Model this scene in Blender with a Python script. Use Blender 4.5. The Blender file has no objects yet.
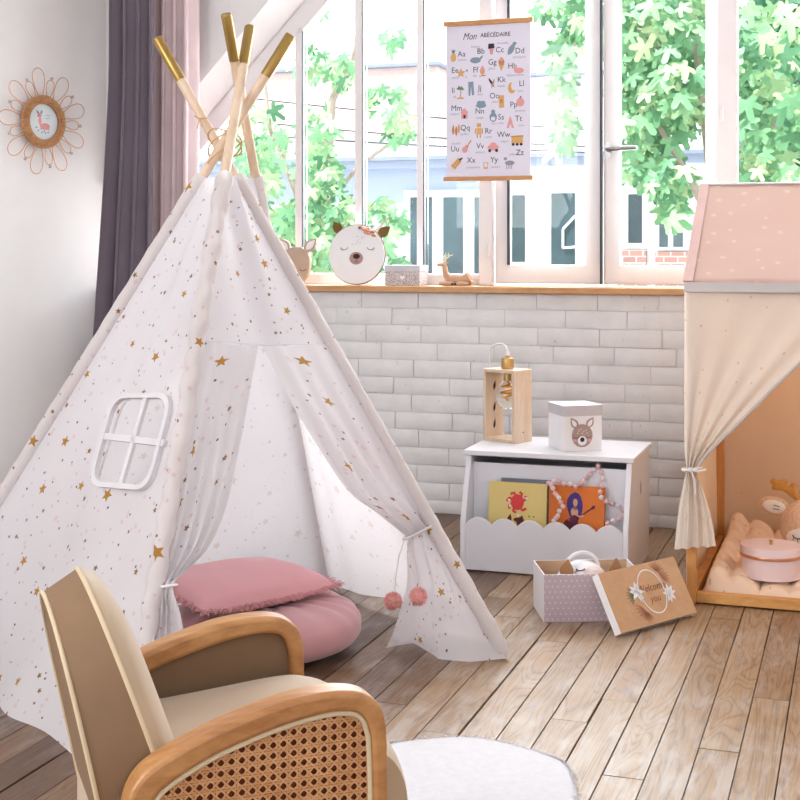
import bpy, bmesh, math, random
from mathutils import Vector, Matrix, geometry
R = random.Random(7)
PI = math.pi
sc = bpy.context.scene
COL = sc.collection

# ------------------------------------------------------------------ camera, sky, sun, lamps, exposure
EYE = 1.05
F = 1345.0                       # focal length in pixels of an 800 px frame
cam_d = bpy.data.cameras.new('camera')
cam_d.sensor_fit = 'HORIZONTAL'
cam_d.sensor_width = 36.0
cam_d.lens = F / 800 * 36.0
cam_d.shift_y = -(400 - 250) / 800
cam_d.clip_start = 0.05
cam_d.clip_end = 200
cam = bpy.data.objects.new('camera', cam_d)
cam.location = (0, 0, EYE)
cam.rotation_euler = (PI / 2, 0, 0)
COL.objects.link(cam)
sc.camera = cam

world = bpy.data.worlds.new('sky')
sc.world = world
world.use_nodes = True
_nt = world.node_tree
_bg = _nt.nodes['Background']
_tc = _nt.nodes.new('ShaderNodeTexCoord')
_sx = _nt.nodes.new('ShaderNodeSeparateXYZ')
_rp = _nt.nodes.new('ShaderNodeValToRGB')
_rp.color_ramp.elements[0].position = 0.0
_rp.color_ramp.elements[0].color = (0.95, 0.97, 1.0, 1)
_rp.color_ramp.elements[1].position = 0.8
_rp.color_ramp.elements[1].color = (0.80, 0.89, 1.0, 1)
_nt.links.new(_tc.outputs['Generated'], _sx.inputs[0])
_nt.links.new(_sx.outputs['Z'], _rp.inputs[0])
_nt.links.new(_rp.outputs[0], _bg.inputs[0])
_bg.inputs[1].default_value = 2.2

def lamp(name, kind, loc, rot, energy, color=(1, 1, 1), size=None, size_y=None, angle=None):
    d = bpy.data.lights.new(name, kind)
    d.energy = energy
    d.color = color
    if kind == 'AREA':
        d.shape = 'RECTANGLE'
        d.size = size
        d.size_y = size_y
    if angle is not None:
        d.angle = angle
    o = bpy.data.objects.new(name, d)
    o.location = loc
    o.rotation_euler = rot
    COL.objects.link(o)
    return o

def aim(o, to):
    o.rotation_euler = (Vector(to) - o.location).to_track_quat('-Z', 'Y').to_euler()

sun = lamp('sun', 'SUN', (0, 0, 12), (0, 0, 0), 7.0, (1.0, 0.97, 0.93), angle=math.radians(1.5))
aim(sun, (0 + 3.4, 0 + 2.6, 12 - 7.0))
key = lamp('left_key_light', 'AREA', (-2.9, 0.4, 2.0), (0, 0, 0), 74, (0.96, 0.98, 1.0), 1.8, 1.6)  # area lamp added as key from the left; the wall has no window
aim(key, (-0.6, 4.0, 0.5))
win = lamp('daylight_big_window', 'AREA', (0.70, 5.62, 1.75), (0, 0, 0), 165, (0.96, 0.98, 1.0), 3.4, 1.5)
aim(win, (-0.25, 2.86, 0.3))
fill = lamp('rear_fill_light', 'AREA', (1.7, -0.6, 2.2), (0, 0, 0), 56, (0.96, 0.98, 1.0), 2.4, 1.4)  # fill lamp added behind the camera; no window there
aim(fill, (0.1, 4.2, 0.4))
sc.view_settings.view_transform = 'Standard'
sc.view_settings.look = 'None'
sc.view_settings.gamma = 1.0
sc.view_settings.use_curve_mapping = False
sc.view_settings.exposure = 0.23

# ------------------------------------------------------------------ places
def px(x, y, d):                 # point at depth d seen at a photo position
    return Vector(((x - 400) / F * d, d, EYE + (250 - y) / F * d))

def pz(x, y, z):                 # point at height z
    d = (EYE - z) * F / (y - 250)
    return Vector(((x - 400) / F * d, d, z))

def ray_plane(x, y, o, n):
    dr = Vector(((x - 400) / F, 1, (250 - y) / F))
    e = Vector((0, 0, EYE))
    t = (o - e).dot(n) / dr.dot(n)
    return e + dr * t

WU = Vector((0.946, -0.324, 0))  # along the brick wall
WN = Vector((-0.324, -0.946, 0)) # out of it, into the room
WO = Vector((0, 5.42, 0))
def W(u, v, z):
    return WO + WU * u + WN * v + Vector((0, 0, z))
def wp(x, y, v):                 # (u, z) on the plane at distance v from the wall face
    p = ray_plane(x, y, WO + WN * v, WN)
    return (p - WO).dot(WU), p.z

def lerp(a, b, t):
    return a + (b - a) * t

# ------------------------------------------------------------------ materials
def rgb(r, g, b):
    f = lambda c: (c / 255 / 12.92) if c / 255 <= 0.04045 else ((c / 255 + 0.055) / 1.055) ** 2.4
    return (f(r), f(g), f(b), 1)

class NT:
    def __init__(s, name):
        s.m = bpy.data.materials.new(name)
        s.m.use_nodes = True
        s.t = s.m.node_tree
        s.b = s.t.nodes['Principled BSDF']
        s.out = s.t.nodes['Material Output']
    def n(s, typ, **kw):
        nd = s.t.nodes.new('ShaderNode' + typ)
        for k, v in kw.items():
            setattr(nd, k, v)
        return nd
    def l(s, a, b):
        s.t.links.new(a, b)
    def math(s, op, a, b=None, clamp=False):
        nd = s.n('Math', operation=op, use_clamp=clamp)
        for i, v in enumerate((a, b)):
            if v is None: continue
            if hasattr(v, 'links'): s.l(v, nd.inputs[i])
            else: nd.inputs[i].default_value = v
        return nd.outputs[0]
    def mix(s, fac, a, b):
        nd = s.n('Mix', data_type='RGBA')
        for i, v in ((0, fac), (6, a), (7, b)):
            if hasattr(v, 'links'): s.l(v, nd.inputs[i])
            else: nd.inputs[i].default_value = v
        return nd.outputs[2]
    def ramp(s, fac, stops):
        nd = s.n('ValToRGB')
        e = nd.color_ramp.elements
        while len(e) < len(stops): e.new(0.5)
        for q, (p, c) in zip(e, stops):
            q.position = p
            q.color = c
        s.l(fac, nd.inputs[0])
        return nd.outputs[0]
    def coords(s, scale=(1, 1, 1), kind='Object', rot=(0, 0, 0), loc=(0, 0, 0)):
        tc = s.n('TexCoord')
        mp = s.n('Mapping')
        mp.inputs['Scale'].default_value = scale
        mp.inputs['Rotation'].default_value = rot
        mp.inputs['Location'].default_value = loc
        s.l(tc.outputs[kind], mp.inputs[0])
        return mp.outputs[0]
    def noise(s, vec, scale, detail=4, rough=0.55, dist=0):
        nd = s.n('TexNoise')
        nd.inputs['Scale'].default_value = scale
        nd.inputs['Detail'].default_value = detail
        nd.inputs['Roughness'].default_value = rough
        nd.inputs['Distortion'].default_value = dist
        s.l(vec, nd.inputs['Vector'])
        return nd.outputs[0]
    def bump(s, h, strength=0.3, dist=0.002):
        nd = s.n('Bump')
        nd.inputs['Strength'].default_value = strength
        nd.inputs['Distance'].default_value = dist
        s.l(h, nd.inputs['Height'])
        s.l(nd.outputs[0], s.b.inputs['Normal'])
    def thin(s, col, amt):         # cloth that lets some light through
        tr = s.n('BsdfTranslucent')
        if hasattr(col, 'links'): s.l(col, tr.inputs[0])
        else: tr.inputs[0].default_value = col
        mx = s.n('MixShader')
        mx.inputs[0].default_value = amt
        s.l(s.b.outputs[0], mx.inputs[1])
        s.l(tr.outputs[0], mx.inputs[2])
        s.l(mx.outputs[0], s.out.inputs[0])

def plain(name, col, rough=0.6, metal=0.0, var=0.06, nscale=12, bump=0.0, bscale=200, sheen=0.0, thin=0.0, coat=0.0):
    k = NT(name)
    co = k.coords()
    nz = k.noise(co, nscale, 3)
    d = tuple(max(0, c * (1 - var)) for c in col[:3]) + (1,)
    u = tuple(min(1, c * (1 + var)) for c in col[:3]) + (1,)
    c = k.ramp(nz, [(0.3, d), (0.7, u)])
    k.l(c, k.b.inputs['Base Color'])
    k.b.inputs['Roughness'].default_value = rough
    k.b.inputs['Metallic'].default_value = metal
    if sheen:
        k.b.inputs['Sheen Weight'].default_value = sheen
        k.b.inputs['Sheen Roughness'].default_value = 0.5
    if coat: k.b.inputs['Coat Weight'].default_value = coat
    if bump: k.bump(k.noise(co, bscale, 2), bump, 0.001)
    if thin: k.thin(c, thin)
    return k.m

def wood(name, lo, hi, axis='Z', scale=14, rough=0.5, contrast=1.0):
    k = NT(name)
    s = {'X': (0.12, 1, 1), 'Y': (1, 0.12, 1), 'Z': (1, 1, 0.12)}[axis]
    co = k.coords(s)
    a = k.noise(co, scale, 5, 0.6, 1.2)
    b = k.noise(co, scale * 7, 3, 0.6, 0.3)
    f = k.math('ADD', k.math('MULTIPLY', a, 0.65), k.math('MULTIPLY', b, 0.35))
    c = k.ramp(f, [(0.5 - 0.17 * contrast, lo), (0.5 + 0.17 * contrast, hi)])
    k.l(c, k.b.inputs['Base Color'])
    k.b.inputs['Roughness'].default_value = rough
    k.bump(b, 0.15, 0.0006)
    return k.m

def star_mask(k, uv, scale, rad, prob, off, star=True, jitter=0.5):
    mp = k.n('Mapping')
    mp.inputs['Location'].default_value = (off, off * 1.7, 0)
    k.l(uv, mp.inputs[0])
    vo = k.n('TexVoronoi', voronoi_dimensions='2D')
    vo.inputs['Scale'].default_value = scale
    vo.inputs['Randomness'].default_value = 0.8
    k.l(mp.outputs[0], vo.inputs['Vector'])
    sub = k.n('VectorMath', operation='SUBTRACT')
    k.l(mp.outputs[0], sub.inputs[0])
    k.l(vo.outputs['Position'], sub.inputs[1])
    xyz = k.n('SeparateXYZ')
    k.l(sub.outputs[0], xyz.inputs[0])
    sep = k.n('SeparateColor')
    k.l(vo.outputs['Color'], sep.inputs[0])
    ln = k.math('SQRT', k.math('ADD', k.math('MULTIPLY', xyz.outputs[0], xyz.outputs[0]), k.math('MULTIPLY', xyz.outputs[1], xyz.outputs[1])))
    if star:
        an = k.math('ADD', k.math('ARCTAN2', xyz.outputs[1], xyz.outputs[0]), k.math('MULTIPLY', sep.outputs[1], 6.28))
        an = k.math('PINGPONG', an, PI / 5)
        d = k.math('ADD', k.math('MULTIPLY', k.math('COSINE', an), ln), k.math('MULTIPLY', k.math('MULTIPLY', k.math('SINE', an), ln), 2.405))
    else:
        d = ln
    rr = k.math('ADD', k.math('MULTIPLY', sep.outputs[2], rad * jitter), rad * (1 - jitter / 2))
    m = k.math('LESS_THAN', d, rr)
    return k.math('MULTIPLY', m, k.math('LESS_THAN', sep.outputs[0], prob))

# ------------------------------------------------------------------ mesh builder
ROOT = {}                        # object -> inverse matrix of its thing

class MB:
    def __init__(s):
        s.v, s.f, s.m, s.uv = [], [], [], {}
        s.col = {}
    def add(s, vs, fs, mat=0, uvs=None):
        o = len(s.v)
        s.v.extend(Vector(p) for p in vs)
        for f in fs:
            s.f.append([o + i for i in f])
            s.m.append(mat)
        if uvs:
            for i, q in enumerate(uvs): s.uv[o + i] = q
        return o
    def box(s, c, size, fr=None, mat=0):
        c = Vector(c)
        hx, hy, hz = size[0] / 2, size[1] / 2, size[2] / 2
        ps = [Vector((a * hx, b * hy, d * hz)) for d in (-1, 1) for b in (-1, 1) for a in (-1, 1)]
        if fr is not None: ps = [fr @ p for p in ps]
        s.add([c + p for p in ps], [(0, 2, 3, 1), (4, 5, 7, 6), (0, 1, 5, 4), (2, 6, 7, 3), (0, 4, 6, 2), (1, 3, 7, 5)], mat)
    def wbox(s, u0, u1, v0, v1, z0, z1, mat=0):
        s.hexa([W(u0, v0, z0), W(u1, v0, z0), W(u1, v1, z0), W(u0, v1, z0)], [W(u0, v0, z1), W(u1, v0, z1), W(u1, v1, z1), W(u0, v1, z1)], mat)
    def hexa(s, a, b, mat=0):
        n = len(a)
        s.add(list(a) + list(b), [tuple(range(n - 1, -1, -1)), tuple(range(n, 2 * n))] + [(i, (i + 1) % n, n + (i + 1) % n, n + i) for i in range(n)], mat)
    def prism(s, poly, o, ex, ey, th, mat=0):   # polygon in the plane (o, ex, ey), thickened along ex x ey
        ex, ey = Vector(ex), Vector(ey)
        n = ex.cross(ey).normalized()
        a = [Vector(o) + ex * p[0] + ey * p[1] for p in poly]
        s.hexa(a, [p + n * th for p in a], mat)
    def ring(s, outer, inner, o, ex, ey, th, mat=0, closed=True):
        ex, ey, o = Vector(ex), Vector(ey), Vector(o)
        n = ex.cross(ey).normalized() * th
        q = lambda L: [o + ex * p[0] + ey * p[1] for p in L]
        A, B = q(outer), q(inner)
        k = len(A)
        vs = A + B + [p + n for p in A] + [p + n for p in B]
        fs = []
        for i in range(k if closed else k - 1):
            j = (i + 1) % k
            fs += [(i, k + i, k + j, j), (2 * k + i, 2 * k + j, 3 * k + j, 3 * k + i), (i, j, 2 * k + j, 2 * k + i), (k + i, 3 * k + i, 3 * k + j, k + j)]
        if not closed:
            fs += [(0, 2 * k, 3 * k, k), (k - 1, 2 * k - 1, 4 * k - 1, 3 * k - 1)]
        s.add(vs, fs, mat)
    def flat(s, poly, o, ex, ey, lift=0, mat=0):
        ex, ey = Vector(ex), Vector(ey)
        n = ex.cross(ey).normalized() * lift
        a = [Vector(o) + ex * p[0] + ey * p[1] + n for p in poly]
        s.add(a, [tuple(range(len(a)))], mat)
    def tube(s, path, r, n=8, mat=0, closed=False, cap=True):
        path = [Vector(p) for p in path]
        k = len(path)
        rs = r if isinstance(r, (list, tuple)) else [r] * k
        vs, fs = [], []
        up = None
        for i, p in enumerate(path):
            if closed: t = path[(i + 1) % k] - path[i - 1]
            else: t = path[min(i + 1, k - 1)] - path[max(i - 1, 0)]
            if t.length < 1e-9: t = Vector((0, 0, 1))
            t.normalize()
            if up is None:
                up = t.orthogonal().normalized()
            else:
                up = up - t * up.dot(t)
                if up.length < 1e-6: up = t.orthogonal()
                up.normalize()
            b = t.cross(up)
            for j in range(n):
                a = 2 * PI * j / n
                vs.append(p + (up * math.cos(a) + b * math.sin(a)) * rs[i])
        for i in range(k if closed else k - 1):
            i2 = (i + 1) % k
            for j in range(n):
                j2 = (j + 1) % n
                fs.append((i * n + j, i * n + j2, i2 * n + j2, i2 * n + j))
        if cap and not closed:
            fs.append(tuple(range(n - 1, -1, -1)))
            fs.append(tuple((k - 1) * n + j for j in range(n)))
        s.add(vs, fs, mat)
    def lathe(s, prof, o, n=32, mat=0, ax=None, sx=1.0, sy=1.0):   # prof = [(r, h)], ax = 3x3 frame
        o = Vector(o)
        fr = ax if ax is not None else Matrix.Identity(3)
        vs, fs = [], []
        for r, h in prof:
            for j in range(n):
                a = 2 * PI * j / n
                vs.append(o + fr @ Vector((r * math.cos(a) * sx, r * math.sin(a) * sy, h)))
        for i in range(len(prof) - 1):
            for j in range(n):
                j2 = (j + 1) % n
                fs.append((i * n + j, i * n + j2, (i + 1) * n + j2, (i + 1) * n + j))
        if prof[0][0] > 1e-6: fs.append(tuple(range(n - 1, -1, -1)))
        if prof[-1][0] > 1e-6: fs.append(tuple((len(prof) - 1) * n + j for j in range(n)))
        s.add(vs, fs, mat)
    def ball(s, c, r, nu=16, nv=10, mat=0, fr=None, wob=0, rnd=None):
        c = Vector(c)
        r = r if isinstance(r, (list, tuple)) else (r, r, r)
        vs, fs = [], []
        for i in range(1, nv):
            t = PI * i / nv
            for j in range(nu):
                a = 2 * PI * j / nu
                q = Vector((math.sin(t) * math.cos(a) * r[0], math.sin(t) * math.sin(a) * r[1], math.cos(t) * r[2]))
                if wob: q *= 1 + (rnd or R).uniform(-wob, wob)
                vs.append(c + (fr @ q if fr is not None else q))
        tp, bt = Vector((0, 0, r[2])), Vector((0, 0, -r[2]))
        vs += [c + (fr @ tp if fr is not None else tp), c + (fr @ bt if fr is not None else bt)]
        T, B = len(vs) - 2, len(vs) - 1
        for i in range(nv - 2):
            for j in range(nu):
                j2 = (j + 1) % nu
                fs.append((i * nu + j, (i + 1) * nu + j, (i + 1) * nu + j2, i * nu + j2))
        for j in range(nu):
            j2 = (j + 1) % nu
            fs.append((T, j, j2))
            fs.append((B, (nv - 2) * nu + j2, (nv - 2) * nu + j))
        s.add(vs, fs, mat)
    def grid(s, fn, nu, nv, mat=0, uvfn=None, wrap=False):
        vs, uvs = [], []
        for i in range(nu + 1):
            for j in range(nv + 1):
                vs.append(fn(i / nu, j / nv))
                if uvfn: uvs.append(uvfn(i / nu, j / nv))
        fs = [(i * (nv + 1) + j, (i + 1) * (nv + 1) + j, (i + 1) * (nv + 1) + j + 1, i * (nv + 1) + j + 1) for i in range(nu) for j in range(nv)]
        s.add(vs, fs, mat, uvs or None)
    def build(s, name, mats, parent=None, bevel=0, seg=2, local=False, solid=0, sub=0, angle=40, keep=False, recalc=True, loc=None):
        me = bpy.data.meshes.new(name)
        vs = s.v
        o = bpy.data.objects.new(name, me)
        if parent is not None:
            inv = ROOT.get(parent.name)
            if inv is not None and not local: vs = [inv @ p for p in vs]
            ROOT[o.name] = inv
        elif not keep:
            if loc is None:
                xs, ys, zs = [p.x for p in vs], [p.y for p in vs], [p.z for p in vs]
                loc = Vector(((min(xs) + max(xs)) / 2, (min(ys) + max(ys)) / 2, min(zs)))
            vs = [p - loc for p in vs]
            o.location = loc
            ROOT[o.name] = Matrix.Translation(-Vector(loc))
        else:
            ROOT[o.name] = Matrix.Identity(4)
        me.from_pydata([tuple(p) for p in vs], [], s.f)
        for mt in (mats if isinstance(mats, (list, tuple)) else [mats]): me.materials.append(mt)
        me.polygons.foreach_set('material_index', s.m)
        me.polygons.foreach_set('use_smooth', [True] * len(s.f))
        if s.uv:
            ul = me.uv_layers.new(name='UVMap')
            for lp in me.loops:
                q = s.uv.get(lp.vertex_index, (0, 0))
                ul.data[lp.index].uv = q
        if s.col:
            at = me.attributes.new('tone', 'FLOAT', 'FACE')
            at.data.foreach_set('value', [s.col.get(i, 0.5) for i in range(len(s.f))])
        if recalc:
            bm = bmesh.new()
            bm.from_mesh(me)
            bmesh.ops.recalc_face_normals(bm, faces=bm.faces)
            bm.to_mesh(me)
            bm.free()
        me.validate()
        me.set_sharp_from_angle(angle=math.radians(angle))
        COL.objects.link(o)
        if parent is not None: o.parent = parent
        if solid:
            md = o.modifiers.new('thickness', 'SOLIDIFY')
            md.thickness = solid
            md.offset = 0
        if bevel:
            md = o.modifiers.new('bevel', 'BEVEL')
            md.width = bevel
            md.segments = seg
            md.limit_method = 'ANGLE'
            md.angle_limit = math.radians(50)
        if sub:
            md = o.modifiers.new('subsurf', 'SUBSURF')
            md.levels = md.render_levels = sub
        return o

def tag(o, label, cat, group=None):
    o['label'] = label
    o['category'] = cat
    if group: o['group'] = group
    return o
def struct(o):
    o['kind'] = 'structure'
    return o
def thing(name, label, cat, loc=(0, 0, 0), rz=0, group=None):
    o = bpy.data.objects.new(name, None)
    o.empty_display_size = 0.05
    o.location = loc
    o.rotation_euler = (0, 0, rz)
    COL.objects.link(o)
    ROOT[o.name] = (Matrix.Translation(Vector(loc)) @ Matrix.Rotation(rz, 4, 'Z')).inverted()
    return tag(o, label, cat, group)

_tc = {}
def text(mb, s, o, ex, ey, size, mat, lift=0.0004, align='CENTER', shear=0.0, bold=0.0, sx=1.0):
    key = (s, align, shear, bold)
    if key not in _tc:
        cu = bpy.data.curves.new('t', 'FONT')
        cu.body = s
        cu.align_x = align
        cu.shear = shear
        cu.offset = bold
        cu.resolution_u = 2
        ob = bpy.data.objects.new('t', cu)
        COL.objects.link(ob)
        bpy.context.view_layer.update()
        me = bpy.data.meshes.new_from_object(ob.evaluated_get(bpy.context.evaluated_depsgraph_get()))
        _tc[key] = ([tuple(v.co) for v in me.vertices], [tuple(p.vertices) for p in me.polygons])
        bpy.data.objects.remove(ob)
        bpy.data.curves.remove(cu)
        bpy.data.meshes.remove(me)
    vs, fs = _tc[key]
    ex, ey, o = Vector(ex), Vector(ey), Vector(o)
    n = ex.cross(ey).normalized() * lift
    mb.add([o + ex * (p[0] * size * sx) + ey * (p[1] * size) + n for p in vs], fs, mat)

def ell(cx, cy, rx, ry, n=24, rot=0, a0=0, a1=2 * PI):
    full = abs(a1 - a0 - 2 * PI) < 1e-6
    out = []
    for i in range(n if full else n + 1):
        a = a0 + (a1 - a0) * i / n
        x, y = rx * math.cos(a), ry * math.sin(a)
        out.append((cx + x * math.cos(rot) - y * math.sin(rot), cy + x * math.sin(rot) + y * math.cos(rot)))
    return out
def leafshape(x0, y0, x1, y1, w, n=8):      # pointed ear / petal between two tips
    dx, dy = x1 - x0, y1 - y0
    L = math.hypot(dx, dy)
    nx, ny = -dy / L, dx / L
    a = [(x0 + dx * t + nx * w * math.sin(PI * t ** 0.8), y0 + dy * t + ny * w * math.sin(PI * t ** 0.8)) for t in [i / n for i in range(n + 1)]]
    b = [(x0 + dx * t - nx * w * math.sin(PI * t ** 0.8), y0 + dy * t - ny * w * math.sin(PI * t ** 0.8)) for t in [i / n for i in range(n - 1, 0, -1)]]
    return a + b
def stroke(pts, w):                          # a pen line as a closed outline
    L, Rr = [], []
    for i, p in enumerate(pts):
        a, b = pts[max(0, i - 1)], pts[min(len(pts) - 1, i + 1)]
        dx, dy = b[0] - a[0], b[1] - a[1]
        l = math.hypot(dx, dy) or 1
        L.append((p[0] - dy / l * w / 2, p[1] + dx / l * w / 2))
        Rr.append((p[0] + dy / l * w / 2, p[1] - dx / l * w / 2))
    return L, Rr
def pen(mb, pts, w, o, ex, ey, lift, mat):
    ex, ey, o = Vector(ex), Vector(ey), Vector(o)
    n = ex.cross(ey).normalized() * lift
    L, Q = stroke(pts, w)
    k = len(L)
    vs = [o + ex * p[0] + ey * p[1] + n for p in L + Q]
    mb.add(vs, [(i, k + i, k + i + 1, i + 1) for i in range(k - 1)], mat)
# ------------------------------------------------------------------ shared materials
plaster = plain('white plaster', rgb(236, 234, 234), 0.85, var=0.03, nscale=3, bump=0.08, bscale=90)
white_paint = plain('white lacquer', rgb(240, 241, 246), 0.35, var=0.015)
frame_white = plain('window frame paint', rgb(232, 228, 229), 0.4, var=0.02)
strip_dark = plain('dark window strip', rgb(62, 64, 74), 0.6)
steel = plain('brushed steel', rgb(150, 148, 148), 0.3, 1.0)
brass = plain('brass', rgb(206, 172, 116), 0.3, 1.0)
gold_paint = plain('gold paint', rgb(164, 134, 76), 0.34, 0.8, var=0.1)
oak = wood('oak', rgb(178, 122, 68), rgb(212, 160, 104), 'X', 10)
oak_z = wood('oak upright', rgb(178, 116, 62), rgb(210, 152, 96), 'Z', 12)
pine_pale = wood('pale pine', rgb(214, 184, 154), rgb(236, 214, 190), 'Z', 16)
pine_warm = wood('warm pine', rgb(204, 140, 74), rgb(232, 176, 108), 'X', 12)
pine_warm_z = wood('warm pine upright', rgb(196, 130, 66), rgb(226, 166, 98), 'Z', 12)
ink = plain('dark print', rgb(52, 48, 56), 0.8)
white_card = plain('white card', rgb(242, 241, 244), 0.6, var=0.02)
black = plain('black print', rgb(24, 20, 22), 0.7)
pink_print = plain('pink print', rgb(226, 158, 160), 0.7)
gold_print = plain('ochre print', rgb(218, 172, 104), 0.7)
blue_print = plain('slate blue print', rgb(128, 150, 170), 0.7)
brown_print = plain('fawn print', rgb(178, 150, 140), 0.8)

# ------------------------------------------------------------------ floor of old boards
def floor_mat():
    k = NT('worn floorboards')
    uv = k.n('UVMap'); uv.uv_map = 'UVMap'
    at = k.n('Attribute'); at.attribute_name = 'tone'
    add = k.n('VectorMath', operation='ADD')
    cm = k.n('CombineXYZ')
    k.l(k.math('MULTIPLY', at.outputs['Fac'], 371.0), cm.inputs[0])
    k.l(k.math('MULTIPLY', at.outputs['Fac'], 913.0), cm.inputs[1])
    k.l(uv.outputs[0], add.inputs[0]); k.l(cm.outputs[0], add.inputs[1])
    mp = k.n('Mapping'); mp.inputs['Scale'].default_value = (0.9, 7.5, 1)
    k.l(add.outputs[0], mp.inputs[0])
    gr = k.noise(mp.outputs[0], 1.3, 2, 0.45, 0.8)
    rings = k.math('POWER', k.math('PINGPONG', k.math('MULTIPLY', gr, 34.0), 1.0), 4.0)
    mp2 = k.n('Mapping'); mp2.inputs['Scale'].default_value = (3, 130, 1)
    k.l(add.outputs[0], mp2.inputs[0])
    fine = k.noise(mp2.outputs[0], 1.5, 5, 0.7, 0.2)
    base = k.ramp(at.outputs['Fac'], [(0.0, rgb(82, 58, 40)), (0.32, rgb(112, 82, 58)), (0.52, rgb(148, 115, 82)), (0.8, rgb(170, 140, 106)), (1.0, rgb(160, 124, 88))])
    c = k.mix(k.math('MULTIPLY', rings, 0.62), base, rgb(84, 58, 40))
    c = k.mix(k.ramp(fine, [(0.46, (0, 0, 0, 1)), (0.76, (0.42, 0.42, 0.42, 1))]), c, rgb(86, 62, 46))
    # old whitewash and pale blue paint that never came off, in patches
    big = k.noise(uv.outputs[0], 2.3, 5, 0.65, 0.6)
    mp4 = k.n('Mapping'); mp4.inputs['Scale'].default_value = (4, 22, 1)
    k.l(add.outputs[0], mp4.inputs[0])
    scr = k.noise(mp4.outputs[0], 1.2, 4, 0.65, 0.3)
    pm = k.math('MULTIPLY', k.ramp(big, [(0.47, (0, 0, 0, 1)), (0.62, (1, 1, 1, 1))]), k.ramp(scr, [(0.42, (0, 0, 0, 1)), (0.60, (0.46, 0.46, 0.46, 1))]))
    c = k.mix(pm, c, rgb(194, 188, 184))
    mp3 = k.n('Mapping'); mp3.inputs['Location'].default_value = (5.3, 2.1, 0); mp3.inputs['Scale'].default_value = (1.2, 3.0, 1)
    k.l(uv.outputs[0], mp3.inputs[0])
    b2 = k.noise(mp3.outputs[0], 2.6, 5, 0.7, 0.4)
    c = k.mix(k.ramp(b2, [(0.63, (0, 0, 0, 1)), (0.70, (0.6, 0.6, 0.6, 1))]), c, rgb(158, 172, 192))
    k.l(c, k.b.inputs['Base Color'])
    k.l(k.ramp(fine, [(0.3, (0.30, 0.30, 0.30, 1)), (0.7, (0.50, 0.50, 0.50, 1))]), k.b.inputs['Roughness'])
    k.bump(k.math('ADD', fine, k.math('MULTIPLY', rings, 0.25)), 0.35, 0.0012)
    return k.m
gapm = plain('dark gap between boards', rgb(34, 24, 18), 0.9)
fl = MB()
pw = 0.0836
rf = random.Random(11)
i = -45
while i < 42:
    u0 = i * pw + 0.012
    v = -0.05 - rf.uniform(0, 1.2)
    while v < 6.6:
        L = rf.uniform(0.75, 1.9)
        a, b = max(v, -0.02), min(v + L, 6.6)
        if b > a + 0.02:
            ga, gb = 0.0012 + rf.random() ** 3 * 0.0024, 0.0012 + rf.random() ** 3 * 0.0024
            dz = rf.uniform(-0.0012, 0.0)
            p = [W(u0 + ga, a + 0.001, dz), W(u0 + pw - gb, a + 0.001, dz), W(u0 + pw - gb, b - 0.001, dz), W(u0 + ga, b - 0.001, dz)]
            q = [x - Vector((0, 0, 0.012)) for x in p]
            o = len(fl.f)
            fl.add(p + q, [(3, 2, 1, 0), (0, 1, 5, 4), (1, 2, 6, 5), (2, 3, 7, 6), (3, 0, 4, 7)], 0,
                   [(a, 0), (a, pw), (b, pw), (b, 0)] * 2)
            side_blend = min(1, max(0, (u0 - 0.40) / 0.55))  # board tone goes from darker on the left to paler on the right
            t = 0.46 * rf.random() + 0.54 * side_blend * side_blend * (3 - 2 * side_blend)
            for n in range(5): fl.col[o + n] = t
        v += L
    i += 1
fl.wbox(-3.9, 3.7, -0.05, 6.7, -0.08, -0.010, 1)
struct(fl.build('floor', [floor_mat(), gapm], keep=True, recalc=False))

# ------------------------------------------------------------------ brick wall under the window
def brick_mat():
    k = NT('white painted brick')
    co = k.coords()
    a = k.noise(co, 9, 4)
    b = k.noise(co, 120, 4, 0.6)
    c = k.ramp(a, [(0.3, rgb(224, 224, 225)), (0.7, rgb(236, 236, 238))])
    sp = k.noise(co, 46, 2, 0.5)
    c = k.mix(k.ramp(sp, [(0.71, (0, 0, 0, 1)), (0.76, (0.45, 0.45, 0.45, 1))]), c, rgb(170, 160, 152))
    k.l(c, k.b.inputs['Base Color'])
    k.b.inputs['Roughness'].default_value = 0.55
    k.bump(k.math('ADD', k.math('MULTIPLY', a, 1.5), k.math('MULTIPLY', b, 0.35)), 0.55, 0.004)
    return k.m
bk = MB()
rb = random.Random(3)
uc = wp(106, 250, 0)[0]
ch, bl = 0.0695, 0.237
for r in range(13):
    z0 = r * ch - 0.018
    off = (bl / 2 if r % 2 else 0) + rb.uniform(-0.02, 0.02)
    u = uc - off
    while u < 2.7:
        w = bl + rb.uniform(-0.006, 0.006)
        a, b = max(u, uc) + 0.0018, min(u + w, 2.7) - 0.0018
        if b - a > 0.02:
            zl, zh = max(z0, 0) + 0.0016, min(z0 + ch, 0.880) - 0.0016 + rb.uniform(-0.0008, 0.0008)
            f = 0.0042 + rb.uniform(-0.002, 0.0015)
            if zh - zl > 0.01:
                e = 0.006
                A = [W(a, -0.012, zl), W(b, -0.012, zl), W(b, -0.012, zh), W(a, -0.012, zh)]
                m = [W(a, f - 0.0028, zl), W(b, f - 0.0028, zl), W(b, f - 0.0028, zh), W(a, f - 0.0028, zh)]
                t = [W(a + e, f + rb.uniform(-.001, .001), zl + e), W(b - e, f + rb.uniform(-.001, .001), zl + e), W(b - e, f + rb.uniform(-.001, .001), zh - e), W(a + e, f + rb.uniform(-.001, .001), zh - e)]
                vs = A + m + t
                fs = [(8, 9, 10, 11)]
                for q in (0, 4):
                    for j in range(4): fs.append((q + j, q + (j + 1) % 4, q + 4 + (j + 1) % 4, q + 4 + j))
                bk.add(vs, fs, 0)
        u += w
bk.wbox(uc - 0.3, 2.75, -0.28, -0.0042, -0.08, 0.8795, 0)
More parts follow.
